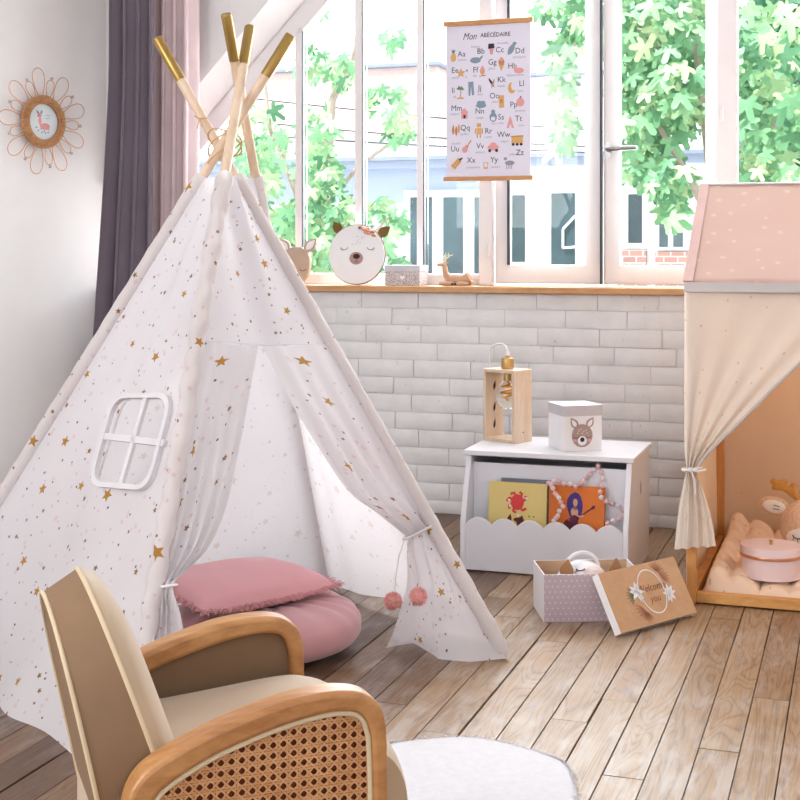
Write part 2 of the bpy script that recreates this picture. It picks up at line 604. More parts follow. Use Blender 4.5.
struct(bk.build('wall_back', [brick_mat()], keep=True, angle=60))

# plastered gable above: its lower edge runs down the slanted side of the window
def diag(x0, y0, x1, y1, v):
    a, b = wp(x0, y0, v), wp(x1, y1, v)
    def at_z(z): return a[0] + (b[0] - a[0]) * (z - a[1]) / (b[1] - a[1])
    def at_u(u): return a[1] + (b[1] - a[1]) * (u - a[0]) / (b[0] - a[0])
    return at_z, at_u
TOP = 2.9
HEAD = 2.62
d1z, d1u = diag(269, 0, 196, 88, 0)
d2z, d2u = diag(302.7, 0, 204.8, 117, -0.13)
d3z, d3u = diag(328.6, 0, 209, 140, -0.15)
g = MB()
ul = uc - 0.02
E0, EU, EZ = WO, WU, Vector((0, 0, 1))
def gable(v0, v1, du, dz, zt):
    a = [W(ul, v0, du(ul)), W(dz(zt), v0, zt), W(ul, v0, zt)]
    b = [p + WN * (v1 - v0) for p in a]
    g.hexa(a, b)
gable(-0.135, 0, d1u, d1z, HEAD)
g.add([W(ul, 0, d1u(ul)), W(d1z(HEAD), 0, HEAD), W(d2z(HEAD), -0.13, HEAD), W(ul, -0.13, d2u(ul))], [(0, 1, 2, 3)])
gable(-0.28, -0.13, d2u, d2z, HEAD)
g.wbox(ul, 2.75, -0.28, 0, HEAD, TOP)
g.wbox(2.25, 2.75, -0.28, 0, 0.88, HEAD)
struct(g.build('wall_gable', [plaster], keep=True))

lw = MB()
cn = W(uc, 0, 0)
ld = Vector((-math.sin(math.radians(37)), -math.cos(math.radians(37)), 0))
ln_ = Vector((ld.y, -ld.x, 0))             # pointing away from the room
if ln_.x > 0: ln_ = -ln_
a = [cn - ld * 0.25, cn + ld * 2.6, cn + ld * 2.6 + ln_ * 0.15, cn - ld * 0.25 + ln_ * 0.15]
lw.hexa([p + Vector((0, 0, -0.05)) for p in a], [p + Vector((0, 0, TOP)) for p in a])
e = cn + ld * 2.6
a = [e, e + Vector((0, -2.6, 0)), e + Vector((-0.15, -2.6, 0)), e + Vector((-0.15, 0.1, 0))]
lw.hexa([p + Vector((0, 0, -0.05)) for p in a], [p + Vector((0, 0, TOP)) for p in a])
struct(lw.build('wall_left', [plaster], keep=True))
rw = MB()
rw.wbox(2.6, 2.75, 0, 5.6, -0.05, TOP)
struct(rw.build('wall_right', [plaster], keep=True))
fw = MB()
fw.wbox(-3.9, 2.75, 6.6, 6.75, -0.05, TOP)
struct(fw.build('wall_front', [plaster], keep=True))
cl = MB()
cl.wbox(-3.6, 2.75, -0.28, 6.7, TOP, TOP + 0.12)
struct(cl.build('ceiling', [plaster], keep=True))

# ------------------------------------------------------------------ the big window
def glass_mat():
    k = NT('window glass')
    tr = k.n('BsdfTransparent'); tr.inputs[0].default_value = (0.97, 0.98, 0.98, 1)
    gl = k.n('BsdfGlossy'); gl.inputs['Roughness'].default_value = 0.02
    fr = k.n('Fresnel'); fr.inputs[0].default_value = 1.35
    co = k.coords()
    nz = k.noise(co, 0.8, 1)
    mx = k.n('MixShader')
    k.l(k.math('MULTIPLY', fr.outputs[0], k.math('ADD', k.math('MULTIPLY', nz, 0.1), 0.6)), mx.inputs[0])
    k.l(tr.outputs[0], mx.inputs[1]); k.l(gl.outputs[0], mx.inputs[2])
    k.l(mx.outputs[0], k.out.inputs[0])
    return k.m
glass = glass_mat()
VF = -0.15
SZ = 0.906                       # top of the sill
SD = dict(v0=-0.21, v1=VF)
win_root = bpy.data.objects.new('window_1', None)
win_root.location = W(0.6, VF, SZ)
COL.objects.link(win_root)
ROOT['window_1'] = Matrix.Translation(-win_root.location)
struct(win_root)
U = lambda x, v=VF: wp(x, 250, v)[0]
Z = lambda y, x=500, v=VF: wp(x, y, v)[1]
fr = MB()
# slanted head of the frame, between the reveal and the glass
fr.hexa([W(d2z(HEAD), -0.22, HEAD), W(d3z(HEAD), -0.22, HEAD), W(d3z(SZ), -0.22, SZ), W(d2z(SZ), -0.22, SZ)],
        [W(d2z(HEAD), VF, HEAD), W(d3z(HEAD), VF, HEAD), W(d3z(SZ), VF, SZ), W(d2z(SZ), VF, SZ)])
zg = Z(273.5, 340)
fr.wbox(d2z(SZ), U(482), -0.22, VF, SZ - 0.02, zg)       # bottom rail of the fixed panes
fr.wbox(d3z(HEAD) - 0.05, 2.3, -0.22, VF, HEAD - 0.07, HEAD)
fr.wbox(U(480), 2.3, -0.24, VF - 0.02, SZ - 0.02, Z(286.5, 600))
fr.build('window_frame', [frame_white], win_root, bevel=0.004)
def post(name, x0, x1, v1=VF, z0=SZ):
    m = MB()
    ua, ub = U(x0), U(x1)
    za, zb = min(HEAD, d3u(ua) + 0.03), min(HEAD, d3u(ub) + 0.03)
    a = [W(ua, -0.176, z0), W(ub, -0.176, z0), W(ub, v1, z0), W(ua, v1, z0)]
    b = [W(ua, -0.176, za), W(ub, -0.176, zb), W(ub, v1, zb), W(ua, v1, za)]
    m.hexa(a, b)
    return m.build(name, [frame_white], win_root, bevel=0.003)
for x0, x1 in ((295.0, 301.6), (354.6, 361.6), (416.6, 423.0)):
    p = post('mullion', x0, x1)
    m = MB()
    ua, ub = U(x1), U(x1 + 0.9)
    m.wbox(ua, ub, -0.176, VF - 0.002, zg, min(HEAD, d3u(ub) + 0.02))  # narrow dark strip along the right edge of the mullion
    m.build('dark_edge_strip', [strip_dark], win_root)
post('mullion', 480, 493, VF + 0.02)
post('mullion', 718, 738, VF + 0.02)
m = MB()
zr = Z(265, 560)
def sash(x0, x1, g0, g1, handle=False):
    m = MB()
    a, b, ga, gb = U(x0), U(x1), U(g0), U(g1)
    zb, zt = Z(284, 560), HEAD - 0.05
    q = [(a, zb), (b, zb), (b, zt), (a, zt)]
    i = [(ga, zr), (gb, zr), (gb, zt - 0.09), (ga, zt - 0.09)]
    e = 0.010
    m.ring(q, i, W(0, -0.172, 0), WU, EZ, -0.044)
    ii = [(ga + e, zr + e), (gb - e, zr + e), (gb - e, zt - 0.09 - e), (ga + e, zt - 0.09 - e)]
    s = m.build('sash', [frame_white], win_root, bevel=0.004)
    if not handle:
        m = MB()
        m.wbox(ga - 0.004, ga + 0.007, -0.170, -0.150, zr, zt - 0.09)  # narrow dark strip along the left edge of the glass
        m.build('dark_edge_strip', [strip_dark], s)
        m = MB()
        m.wbox(b + 0.0005, b + 0.0075, -0.170, -0.140, zb, zt)  # dark strip set in the gap between the two sashes
        m.build('dark_gap_strip', [strip_dark], s)
    m = MB()
    m.wbox(ga - 0.005, gb + 0.005, -0.160, -0.155, zr - 0.005, zt - 0.085)
    m.build('pane', [glass], s)
    if handle:
        m = MB()
        hu, hz = U(609.3), Z(150, 609)
        vb = -0.128
        m.prism(ell(0, 0, 0.0135, 0.034), W(hu, vb, hz), WU, EZ, -0.006)
        m.tube([W(hu, vb, hz), W(hu, vb + 0.04, hz)], 0.009, 12)
        m.tube([W(hu, vb + 0.04, hz), W(hu + 0.012, vb + 0.046, hz), W(hu + 0.06, vb + 0.046, hz + 0.001), W(hu + 0.118, vb + 0.044, hz + 0.002)], [0.009, 0.0095, 0.009, 0.008], 12)
        m.build('handle', [steel], s)
sash(493.5, 600.2, 508, 584)
sash(602.4, 719, 619, 705, True)
for hx, hy in ((490, 250), (723, 115)):
    m = MB()
    hu, hz = U(hx), Z(hy, hx)
    m.tube([W(hu, VF + 0.026, hz - 0.03), W(hu, VF + 0.026, hz + 0.03)], 0.007, 10)
    m.wbox(hu - 0.012, hu + 0.012, VF + 0.018, VF + 0.024, hz - 0.025, hz + 0.025)
    m.build('hinge', [frame_white], win_root)
for a, b, t in ((d3z(zg) , U(295), 0), (U(305.5), U(354.6), 1), (U(365.5), U(416.6), 1), (U(427), U(480), 1), (U(738), 2.25, 1)):
    m = MB()
    za, zb = min(HEAD - 0.06, d3u(a)), min(HEAD - 0.06, d3u(b))
    m.hexa([W(a, -0.168, zg - 0.01), W(b, -0.168, zg - 0.01), W(b, -0.168, zb), W(a, -0.168, max(za, zg))], [W(a, -0.163, zg - 0.01), W(b, -0.163, zg - 0.01), W(b, -0.163, zb), W(a, -0.163, max(za, zg))])
    m.build('pane', [glass], win_root)
m = MB()
m.wbox(uc + 0.01, 2.55, -0.2, 0.04, 0.8805, SZ)
sill_w = wood('sill oak', rgb(186, 132, 84), rgb(216, 168, 116), 'X', 8)
m.build('window_sill', [sill_w], win_root, bevel=0.003)
# ------------------------------------------------------------------ the street outside
def brickwork(name, a, b, mortar, scale):
    k = NT(name)
    co = k.coords((1, 1, 1))
    t = k.n('TexBrick')
    rot = k.n('Mapping'); rot.inputs['Rotation'].default_value = (PI / 2, 0, 0)
    k.l(co, rot.inputs[0]); k.l(rot.outputs[0], t.inputs['Vector'])
    t.inputs['Color1'].default_value = a; t.inputs['Color2'].default_value = b; t.inputs['Mortar'].default_value = mortar
    t.inputs['Scale'].default_value = scale
    k.l(t.outputs['Color'], k.b.inputs['Base Color'])
    k.b.inputs['Roughness'].default_value = 0.9
    return k.m
blue_wall = plain('blue grey render', rgb(176, 188, 212), 0.9, var=0.04, nscale=1)
pale_wall = plain('white render', rgb(240, 240, 240), 0.9, var=0.03, nscale=1)
terracotta = brickwork('terracotta brick', rgb(236, 206, 194), rgb(232, 198, 184), rgb(238, 214, 204), 4)
red_brick = brickwork('grey red brick', rgb(170, 128, 118), rgb(150, 112, 104), rgb(200, 190, 184), 4)
out_white = plain('house window paint', rgb(244, 246, 248), 0.5)
dark_pane = plain('dark street window', rgb(58, 76, 82), 0.2, var=0.45, nscale=1.5)
zinc = plain('zinc flashing', rgb(132, 142, 160), 0.5)
VB = -8.0
house = thing('neighbour_house', 'low blue grey house across the street with white framed windows', 'building', W(1.0, VB, -1.2))
def ob(m, x0, y0, x1, y1, v0, v1, mat=0):
    xm = min(max((x0 + x1) / 2, 300), 700)
    ua, ub, zt, zb = wp(x0, y0, v1)[0], wp(x1, y1, v1)[0], wp(xm, y0, v1)[1], wp(xm, y1, v1)[1]
    m.wbox(ua, ub, v0, v1, zb, zt, mat)
def part(name, mat, parent, rects, v0, v1, bevel=0):
    m = MB()
    for r in rects: ob(m, *r, v0, v1)
    return m.build(name, [mat], parent, bevel=bevel)
part('blue_wall', blue_wall, house, [(120, 160, 490, 420)], VB - 1.5, VB)
part('overexposed_wall', pale_wall, house, [(490, 157, 1000, 420)], VB - 1.5, VB)  # same facade, with its overexposed side put into the colour as white
part('cornice', zinc, house, [(120, 152.5, 1000, 156.5)], VB - 1.5, VB + 0.22)
part('fascia', blue_wall, house, [(120, 156.5, 1000, 165)], VB - 1.2, VB + 0.12)
def housewin(x0, y0, x1, y1, panes):
    f = part('window', out_white, house, [(x0, y0, x1, y1)], VB - 0.1, VB + 0.05)
    for p in panes:
        part('pane', dark_pane, f, [p], VB + 0.02, VB + 0.055)
    return f
housewin(404, 190, 486, 400, [(410, 197, 432, 400), (443, 197, 463, 400), (474, 197, 482, 400)])
housewin(507, 190, 528, 400, [(510, 195, 525, 262)])
f = housewin(543, 188, 584, 400, [(551, 193, 575, 268)])
m = MB()
o_ = VB + 0.08
for a, b in (((563, 248), (563, 229)), ((563, 229), (575, 216)), ((563, 248), (575, 247))):
    (ua, za), (ub, zb) = wp(a[0], a[1], o_), wp(b[0], b[1], o_)
    m.tube([W(ua, o_, za), W(ub, o_, zb)], 0.012, 6)
m.build('casement_bar', [out_white], f)
housewin(621, 190, 646, 248, [(628, 194, 642, 243)])
housewin(655, 200, 690, 250, [(659, 205, 668, 247), (673, 205, 683, 247)])
part('plinth', red_brick, house, [(617, 250, 646, 420), (655, 252, 690, 420)], VB - 0.2, VB + 0.06)
tall = thing('tall_house', 'pale house with a terracotta brick band rising behind the low blue one', 'building', W(0.3, -11.5, -1.5))
part('pale_wall', pale_wall, tall, [(200, 139, 436, 440)], -13, -11.5)
part('brick_band', terracotta, tall, [(200, 70, 436, 140)], -13, -11.4)
part('coping', zinc, tall, [(196, 67, 438, 70)], -13, -11.25)
side = thing('plastered_house', 'white plastered house behind the fig tree with a grey ledge', 'building', W(2.6, -12.5, -1.5))
part('wall', pale_wall, side, [(520, 68, 1100, 440)], -14, -12.5)
part('ledge', zinc, side, [(516, 65, 1100, 68)], -14, -12.3)
pave = plain('pale paving', rgb(190, 186, 180), 0.9)
m = MB()
m.wbox(-14, 16, -20, -0.4, -1.6, -1.4)
struct(m.build('ground', [pave], keep=True))
cable = plain('black cable', rgb(70, 66, 74), 0.7)
for q, (a, b, sag, lab) in enumerate((((240, 88), (520, 132), 3, 'uppermost dark cable strung across the street'), ((240, 112), (520, 148), 4, 'middle dark cable strung across the street'), ((240, 128), (520, 153), 3, 'lowest dark cable strung across the street'))):
    v = -6.9
    pts = []
    for j in range(13):
        t = j / 12
        u, z = wp(lerp(a[0], b[0], t) * 1.6 - 220, lerp(a[1], b[1], t) + sag * 4 * t * (1 - t), v)
        pts.append(W(u, v, z))
    m = MB()
    m.tube(pts, 0.007, 6)
    tag(m.build('street_cable', [cable]), lab, 'cable', 'cables across the street')

# ------------------------------------------------------------------ fig trees
def leaf_mat(name, dark, mid, light, thin):
    k = NT(name)
    at = k.n('Attribute'); at.attribute_name = 'tone'
    nz = k.noise(k.coords(), 14, 2)
    f = k.math('ADD', k.math('MULTIPLY', at.outputs['Fac'], 0.85), k.math('MULTIPLY', nz, 0.15))
    c = k.ramp(f, [(0.05, dark), (0.5, mid), (0.95, light)])
    k.l(c, k.b.inputs['Base Color'])
    k.b.inputs['Roughness'].default_value = 0.45
    k.thin(c, thin)
    return k.m
fig_leaf = leaf_mat('fig leaf', rgb(78, 132, 96), rgb(126, 178, 128), rgb(204, 220, 170), 0.35)
deep_leaf = leaf_mat('evergreen leaf', rgb(34, 84, 62), rgb(58, 116, 82), rgb(112, 160, 116), 0.25)
bark = plain('grey bark', rgb(186, 168, 156), 0.9, var=0.15, nscale=20)
LOBE = []
for a, l in ((-126, .34), (-112, .56), (-98, .56), (-80, .36), (-64, .80), (-54, .88), (-44, .78), (-26, .42), (-11, .90), (0, 1.0), (11, .90), (26, .42), (44, .78), (54, .88), (64, .80), (80, .36), (98, .56), (112, .56), (126, .34)):
    LOBE.append((math.sin(math.radians(a)) * l, math.cos(math.radians(a)) * l))
def leaf(m, p, size, rnd):
    yaw = rnd.uniform(-0.9, 0.9)
    d = (-EZ * rnd.uniform(0.35, 1.1) + WU * rnd.uniform(-1, 1) + WN * rnd.uniform(-0.2, 0.7)).normalized()
    nn = (WN * rnd.uniform(0.4, 1) + EZ * rnd.uniform(0.0, 1.0) + WU * rnd.uniform(-0.6, 0.6))
    s_ = d.cross(nn).normalized()
    nn = s_.cross(d)
    vs = [p + d * (size * 0.22)]
    for x, y in LOBE:
        vs.append(p + d * (y * size) + s_ * (x * size * 0.9) - nn * (size * 0.28 * (x * x + max(0, y) ** 2 * 0.5)))
    vs.append(p - d * size * 0.02)
    k = len(LOBE)
    o = len(m.f)
    m.add(vs, [(0, i + 1, i + 2) for i in range(k - 1)] + [(0, k, k + 1), (0, k + 1, 1)])
    t = min(1, max(0, rnd.gauss(0.5, 0.28)))
    for i in range(k + 1): m.col[o + i] = t
def tree(name, label, base, trunk, clusters, mat, size, seed, v0, v1, group=None):
    rnd = random.Random(seed)
    t = thing(name, label, 'tree', W(*base), 0, group)
    b = MB()
    for path, r in trunk:
        pts = [W(*wp(x, y, v)[:1], v, wp(x, y, v)[1]) for x, y, v in path]
        n = len(pts)
        b.tube(pts, [r * (1 - 0.65 * i / (n - 1)) for i in range(n)], 7)
    b.build('trunk', [bark], t)
    m = MB()
    for cx, cy, rx, ry, cnt in clusters:
        for i in range(int(cnt * 1.9)):
            a, q = rnd.uniform(0, 2 * PI), math.sqrt(rnd.random())
            v = rnd.uniform(v0, v1)
            u, z = wp(cx + rx * q * math.cos(a), cy + ry * q * math.sin(a), v)
            leaf(m, W(u, v, z), size * 0.8 * rnd.uniform(0.55, 1.3), rnd)
    m.build('foliage', [mat], t, recalc=False)
tree('fig_tree', 'leafy pale green fig tree behind the narrow left panes', (-0.9, -4.2, -1.4),
     [([(318, 560, -4.2), (322, 420, -4.2), (325, 290, -4.2), (326, 180, -4.2), (332, 100, -4.1), (352, 60, -4.1), (362, 20, -4)], 0.055),
      ([(325, 290, -4.2), (295, 190, -4.2), (270, 130, -4.1), (262, 60, -4)], 0.03),
      ([(325, 205, -4.2), (360, 165, -4.0), (395, 140, -3.9), (400, 110, -3.9)], 0.02),
      ([(325, 290, -4.2), (360, 250, -4.0), (390, 215, -3.9)], 0.025)],
     [(262, 150, 26, 50, 46), (312, 62, 16, 22, 14), (342, 70, 18, 16, 14), (320, 120, 22, 16, 12), (318, 165, 24, 26, 36), (322, 218, 40, 34, 66), (388, 98, 22, 16, 12), (402, 128, 18, 14, 12),
      (392, 40, 12, 12, 7), (380, 222, 26, 26, 26), (345, 262, 62, 22, 46), (268, 232, 22, 46, 34), (300, 16, 30, 10, 6)], fig_leaf, 0.13, 5, -4.6, -3.4, 'fig trees outside the window')
tree('fig_tree', 'dense green fig tree hanging outside the sash with the handle', (2.6, -4.0, -1.4),
     [([(760, 560, -4.2), (745, 420, -4.2), (728, 300, -4.2), (712, 180, -4.2), (700, 80, -4.1), (690, -20, -4)], 0.06),
      ([(728, 260, -4.2), (690, 180, -4.0), (655, 120, -3.9), (640, 40, -3.9)], 0.03),
      ([(700, 80, -4.2), (640, 30, -4.0), (590, 20, -3.9), (565, 60, -3.9), (560, 110, -3.9)], 0.02),
      ([(728, 260, -4.2), (770, 150, -4.0), (790, 60, -3.9)], 0.025)],
     [(582, 22, 22, 26, 26), (562, 72, 10, 34, 20), (564, 128, 10, 22, 16), (648, 36, 46, 40, 90), (652, 104, 44, 40, 96), (640, 160, 26, 20, 26), (668, 178, 22, 22, 34), (672, 205, 12, 16, 12), (700, 60, 40, 80, 60),
      (640, -30, 90, 30, 70), (764, 40, 42, 44, 44), (772, 118, 34, 44, 50), (768, 176, 40, 16, 26), (830, 90, 40, 90, 60), (545, 6, 12, 8, 8)], fig_leaf, 0.15, 6, -4.6, -3.4, 'fig trees outside the window')
tree('evergreen_tree', 'dark evergreen tree standing behind the fig at the far right', (4.6, -6.4, -1.4),
     [([(800, 560, -6.4), (800, 300, -6.4), (800, 100, -6.4), (800, 0, -6.4)], 0.08)],
     [(775, 60, 34, 90, 220), (800, 150, 60, 60, 220), (850, 60, 60, 120, 260)], deep_leaf, 0.17, 9, -6.9, -5.9)
# ------------------------------------------------------------------ curtains in the corner
def velvet(name, col):
    return plain(name, col, 0.85, var=0.07, nscale=6, bump=0.05, bscale=300, sheen=0.35)
def curtain(name, label, x0, x1, xb, v, folds, amp, mat, seed, xbr=None):
    ua0, ub0 = wp(x0, 250, v)[0], wp(x1, 250, v)[0]
    ua1, ub1 = wp(xb, 250, v)[0], wp(xbr or x1, 250, v)[0]
    ph = seed * 1.3
    def fn(a, b):
        t = 1 - b
        k = max(0.0, (t - 0.35) / 0.65) ** 1.2
        ul, ur = lerp(ua0, ua1, k), lerp(ub0, ub1, k)
        w = a * folds * 2 * PI + ph
        u = lerp(ul, ur, a) + 0.012 * math.sin(2 * w + 0.6)
        am = amp * (0.8 + 0.25 * math.sin(a * 7 + seed) + 0.1 * t)
        return W(u, v + am * math.sin(w + 0.15 * math.sin(5 * t)), 0.012 + b * 2.74)
    m = MB()
    m.grid(fn, 120, 30)
    o = m.build(name, [mat], angle=180, solid=0.004)
    return tag(o, label, 'curtain', 'curtains in the corner')
curtain('window_curtain', 'dark grey mauve curtain hanging in the corner beside the left wall', 114, 157, 86, 0.205, 3.2, 0.030, velvet('grey mauve velvet', rgb(112, 100, 112)), 1, 154)
curtain('window_curtain', 'dusty pink curtain hanging between the dark curtain and the slanted window', 156, 194, 152, 0.115, 3.2, 0.034, velvet('dusty pink velvet', rgb(214, 192, 194)), 2, 192)

# ------------------------------------------------------------------ starry play tent
def tent_mat():
    k = NT('white cotton with printed stars')
    uv = k.n('UVMap'); uv.uv_map = 'UVMap'
    uvo = uv.outputs[0]
    big = star_mask(k, uvo, 7.0, 0.0150, 0.66, 3.1)
    med = star_mask(k, uvo, 12, 0.0075, 0.50, 11.7)
    pk = star_mask(k, uvo, 11, 0.0085, 0.55, 23.3)
    dg = star_mask(k, uvo, 20, 0.0028, 0.45, 31.9, False)
    dp = star_mask(k, uvo, 21, 0.0040, 0.60, 47.3, False)
    nz = k.noise(k.coords(), 3, 2)
    base = k.ramp(nz, [(0.3, rgb(236, 233, 236)), (0.7, rgb(243, 241, 244))])
    geo = k.n('NewGeometry')
    bf = k.math('SUBTRACT', 1.0, k.math('MULTIPLY', geo.outputs['Backfacing'], 0.72))
    c = k.mix(k.math('MULTIPLY', dp, k.math('MULTIPLY', bf, 0.75)), base, rgb(232, 206, 212))
    c = k.mix(k.math('MULTIPLY', pk, k.math('MULTIPLY', bf, 0.65)), c, rgb(236, 208, 214))
    c = k.mix(k.math('MULTIPLY', dg, bf), c, rgb(128, 110, 112))
    c = k.mix(k.math('MULTIPLY', med, bf), c, rgb(150, 116, 78))
    c = k.mix(k.math('MULTIPLY', big, bf), c, rgb(192, 144, 72))
    k.l(c, k.b.inputs['Base Color'])
    k.b.inputs['Roughness'].default_value = 0.85
    k.bump(k.noise(k.coords(), 28, 3), 0.12, 0.004)
    k.thin(c, 0.5)
    return k.m
cotton = tent_mat()
hem = plain('white cotton hem', rgb(238, 235, 238), 0.85, var=0.02, thin=0.2)
Fb, Rb, Bb, Lb = pz(120, 797, 0), pz(507, 658, 0), pz(330, 584, 0), Vector((-1.27, 3.40, 0))
POLE = {'F': (Fb, px(230.7, 140, 3.30), 27), 'R': (Rb, px(214.6, 140, 3.435), 38), 'B': (Bb, px(249, 140, 3.50), 14), 'L': (Lb, px(225.4, 140, 3.40), 35)}
def on_pole(k, z):
    a, b, _ = POLE[k]
    return a + (b - a) * (z / b.z)
def proj(p): return (400 + F * p.x / p.y, 250 - F * (p.z - EYE) / p.y)
def pole_y(k, y):
    lo, hi = -0.2, 2.6
    for _ in range(50):
        md = (lo + hi) / 2
        if proj(on_pole(k, md))[1] > y: lo = md
        else: hi = md
    return on_pole(k, lo)
cen = (Fb + Rb + Bb + Lb) / 4
tent = thing('play_tent', 'white cotton play tent printed with gold and pink stars on crossed wooden poles', 'tent', (cen.x, cen.y, 0))
for kk in 'FRBL':
    a, b, ty = POLE[kk]
    tip = pole_y(kk, ty)
    d = (tip - a).normalized()
    m = MB()
    m.tube([a + d * 0.013, tip - d * 0.002], 0.0128, 14)
    po = m.build('pole', [pine_pale], tent)
    m = MB()
    m.tube([tip - d * 0.122, tip - d * 0.003, tip], [0.0138, 0.0138, 0.0122], 14)
    m.build('gold_tip', [gold_paint], po)
# cord lashing where the poles cross
m = MB()
c0 = px(225, 144, 3.40)
for q in range(3):
    pts = [c0 + Vector((0.042 * math.cos(t), 0.062 * math.sin(t), 0.012 * q - 0.02 + 0.03 * math.cos(t + q))) for t in [2 * PI * i / 20 for i in range(20)]]
    m.tube(pts, 0.0022, 6, closed=True)
pr = px(201, 118, 3.42)
m.tube([pr + Vector((-0.014, -0.016, 0.004)), pr + Vector((0.0, -0.022, -0.004)), pr + Vector((0.016, -0.014, -0.002))], 0.002, 6)
m.tube([pr + Vector((0.0, -0.022, -0.004)), pr + Vector((-0.006, -0.024, -0.03))], 0.0016, 6)
m.tube([pr + Vector((0.0, -0.022, -0.004)), pr + Vector((0.008, -0.024, -0.026))], 0.0016, 6)
m.build('lashing_cord', [plain('jute cord', rgb(206, 174, 134), 0.9)], tent)
ZT = {'F': 1.225, 'R': 1.232, 'B': 1.242, 'L': 1.232}
def panel_point(A, B, s, t, ripple=0.010, seed=0.0):
    pa, pb = on_pole(A, lerp(0.010, ZT[A], t)), on_pole(B, lerp(0.010, ZT[B], t))
    IN = Vector((0.0, -0.034, 0)) * min(1, (1 - t) * 6)      # at the back the cloth runs inside the pole
    if A == 'B': pa = pa + IN
    if B == 'B': pb = pb + IN
    p = lerp(pa, pb, s)
    n = (pb - pa).cross(EZ).normalized()
    if (p - Vector((cen.x, cen.y, p.z))).dot(n) < 0: n = -n
    e = math.sin(PI * s)
    k = (1 - t)
    out = ripple * e * (math.sin(s * 11 + seed + 2 * t) + 0.6 * math.sin(s * 23 + seed * 2)) * (0.35 + k * k)
    return p + n * out - n * (0.03 * e * k * (1 - k) * 2)
def panel_uv(A, B, s, t):
    w = (on_pole(A, lerp(0, ZT[A], t)) - on_pole(B, lerp(0, ZT[B], t))).length
    return ((s - 0.5) * w, t * 1.35)
def panel(name, A, B, off, seed, hole=None, drop=None, nu=60, nv=60):
    m = MB()
    pts = {}
    m.grid(lambda s, t: panel_point(A, B, s, t, seed=seed) + (drop(s, t) if drop else Vector((0, 0, 0))), nu, nv, 0, lambda s, t: (panel_uv(A, B, s, t)[0] + off, panel_uv(A, B, s, t)[1] + off * 0.37))
    if hole:
        keep = [i for i, f in enumerate(m.f) if not hole(sum((m.v[j] for j in f), Vector()) / 4)]
        m.f = [m.f[i] for i in keep]
        m.m = [m.m[i] for i in keep]
    # outward facing
    flip = 0
    for f in m.f[::97]:
        a, b, c = (m.v[f[i]] for i in range(3))
        nn = (b - a).cross(c - b)
        mid = (a + b + c) / 3
        flip += 1 if nn.dot(mid - Vector((cen.x, cen.y, mid.z))) < 0 else -1
    if flip > 0: m.f = [f[::-1] for f in m.f]
    return m.build(name, [cotton], tent, recalc=False, angle=180)
# left panel with its little window
PN = (on_pole('F', 0.1) - on_pole('L', 0.1)).cross(on_pole('F', 1.2) - on_pole('L', 0.1)).normalized()
if PN.y > 0: PN = -PN
PO = on_pole('L', 0.0)
pex = (on_pole('F', 0) - on_pole('L', 0)).normalized()
pey = PN.cross(pex).normalized()
if pey.z < 0: pey = -pey
def to_pl(x, y):
    q = ray_plane(x, y, PO, PN) - PO
    return (q.dot(pex), q.dot(pey))
def roundquad(q, r, n=6):
    out = []
    for i in range(4):
        p, a, b = Vector(q[i]), Vector(q[i - 1]), Vector(q[(i + 1) % 4])
        da, db = (a - p).normalized(), (b - p).normalized()
        for j in range(n + 1):
            t = j / n
            s0, s1 = p + da * r, p + db * r
            out.append(tuple(s0 * (1 - t) ** 2 + p * 2 * t * (1 - t) + s1 * t * t))
    return out
wq_px = ((114, 394), (174, 393), (149, 491), (88, 486))
wq = [to_pl(*p) for p in wq_px]
cq = Vector((sum(p[0] for p in wq) / 4, sum(p[1] for p in wq) / 4))
def shrink(q, d):
    return [tuple(cq + (Vector(p) - cq) * (1 - d / (Vector(p) - cq).length * 1.3)) for p in q]
w_out, w_in = roundquad(wq, 0.055), roundquad(shrink(wq, 0.013), 0.048)
w_cut = roundquad(shrink(wq, 0.006), 0.052)
def inside(poly, x, y):
    c = False
    j = len(poly) - 1
    for i in range(len(poly)):
        xi, yi = poly[i]; xj, yj = poly[j]
        if (yi > y) != (yj > y) and x < (xj - xi) * (y - yi) / (yj - yi) + xi: c = not c
        j = i
    return c
def hole(p):
    q = p - PO
    return inside(w_cut, q.dot(pex), q.dot(pey))
lp = panel('side_panel', 'L', 'F', 0.0, 0.4, hole, lambda s, t: Vector((0, 0, 0.05 * math.sin(PI * s) ** 2 * (1 - t) ** 8 * (1 + 0.4 * math.sin(9 * s)))), 190, 230)
m = MB()
m.ring(w_out, w_in, PO - PN * 0.006, pex, pey, 0.012 if pex.cross(pey).dot(PN) > 0 else -0.012)
sh = shrink(wq, 0.008)
def bar(a, b, w):
    a, b = Vector(a), Vector(b)
    d = (b - a).normalized()
    n = Vector((-d.y, d.x)) * w / 2
    m.prism([tuple(a + n), tuple(b + n), tuple(b - n), tuple(a - n)], PO - PN * 0.005, pex, pey, 0.009 if pex.cross(pey).dot(PN) > 0 else -0.009)
bar(to_pl(104, 436), to_pl(164, 443), 0.015)
bar(to_pl(146, 396), to_pl(119, 489), 0.015)
m.build('window_trim', [hem], lp, angle=60)
panel('back_panel', 'B', 'L', 5.3, 1.7, None, lambda s, t: Vector((0, 0, 0.02 * math.sin(PI * s) ** 2 * (1 - t) ** 8)))
panel('back_panel', 'R', 'B', 9.1, 2.9, None, lambda s, t: Vector((0, 0, 0.03 * math.sin(PI * s) ** 2 * (1 - t) ** 8)))
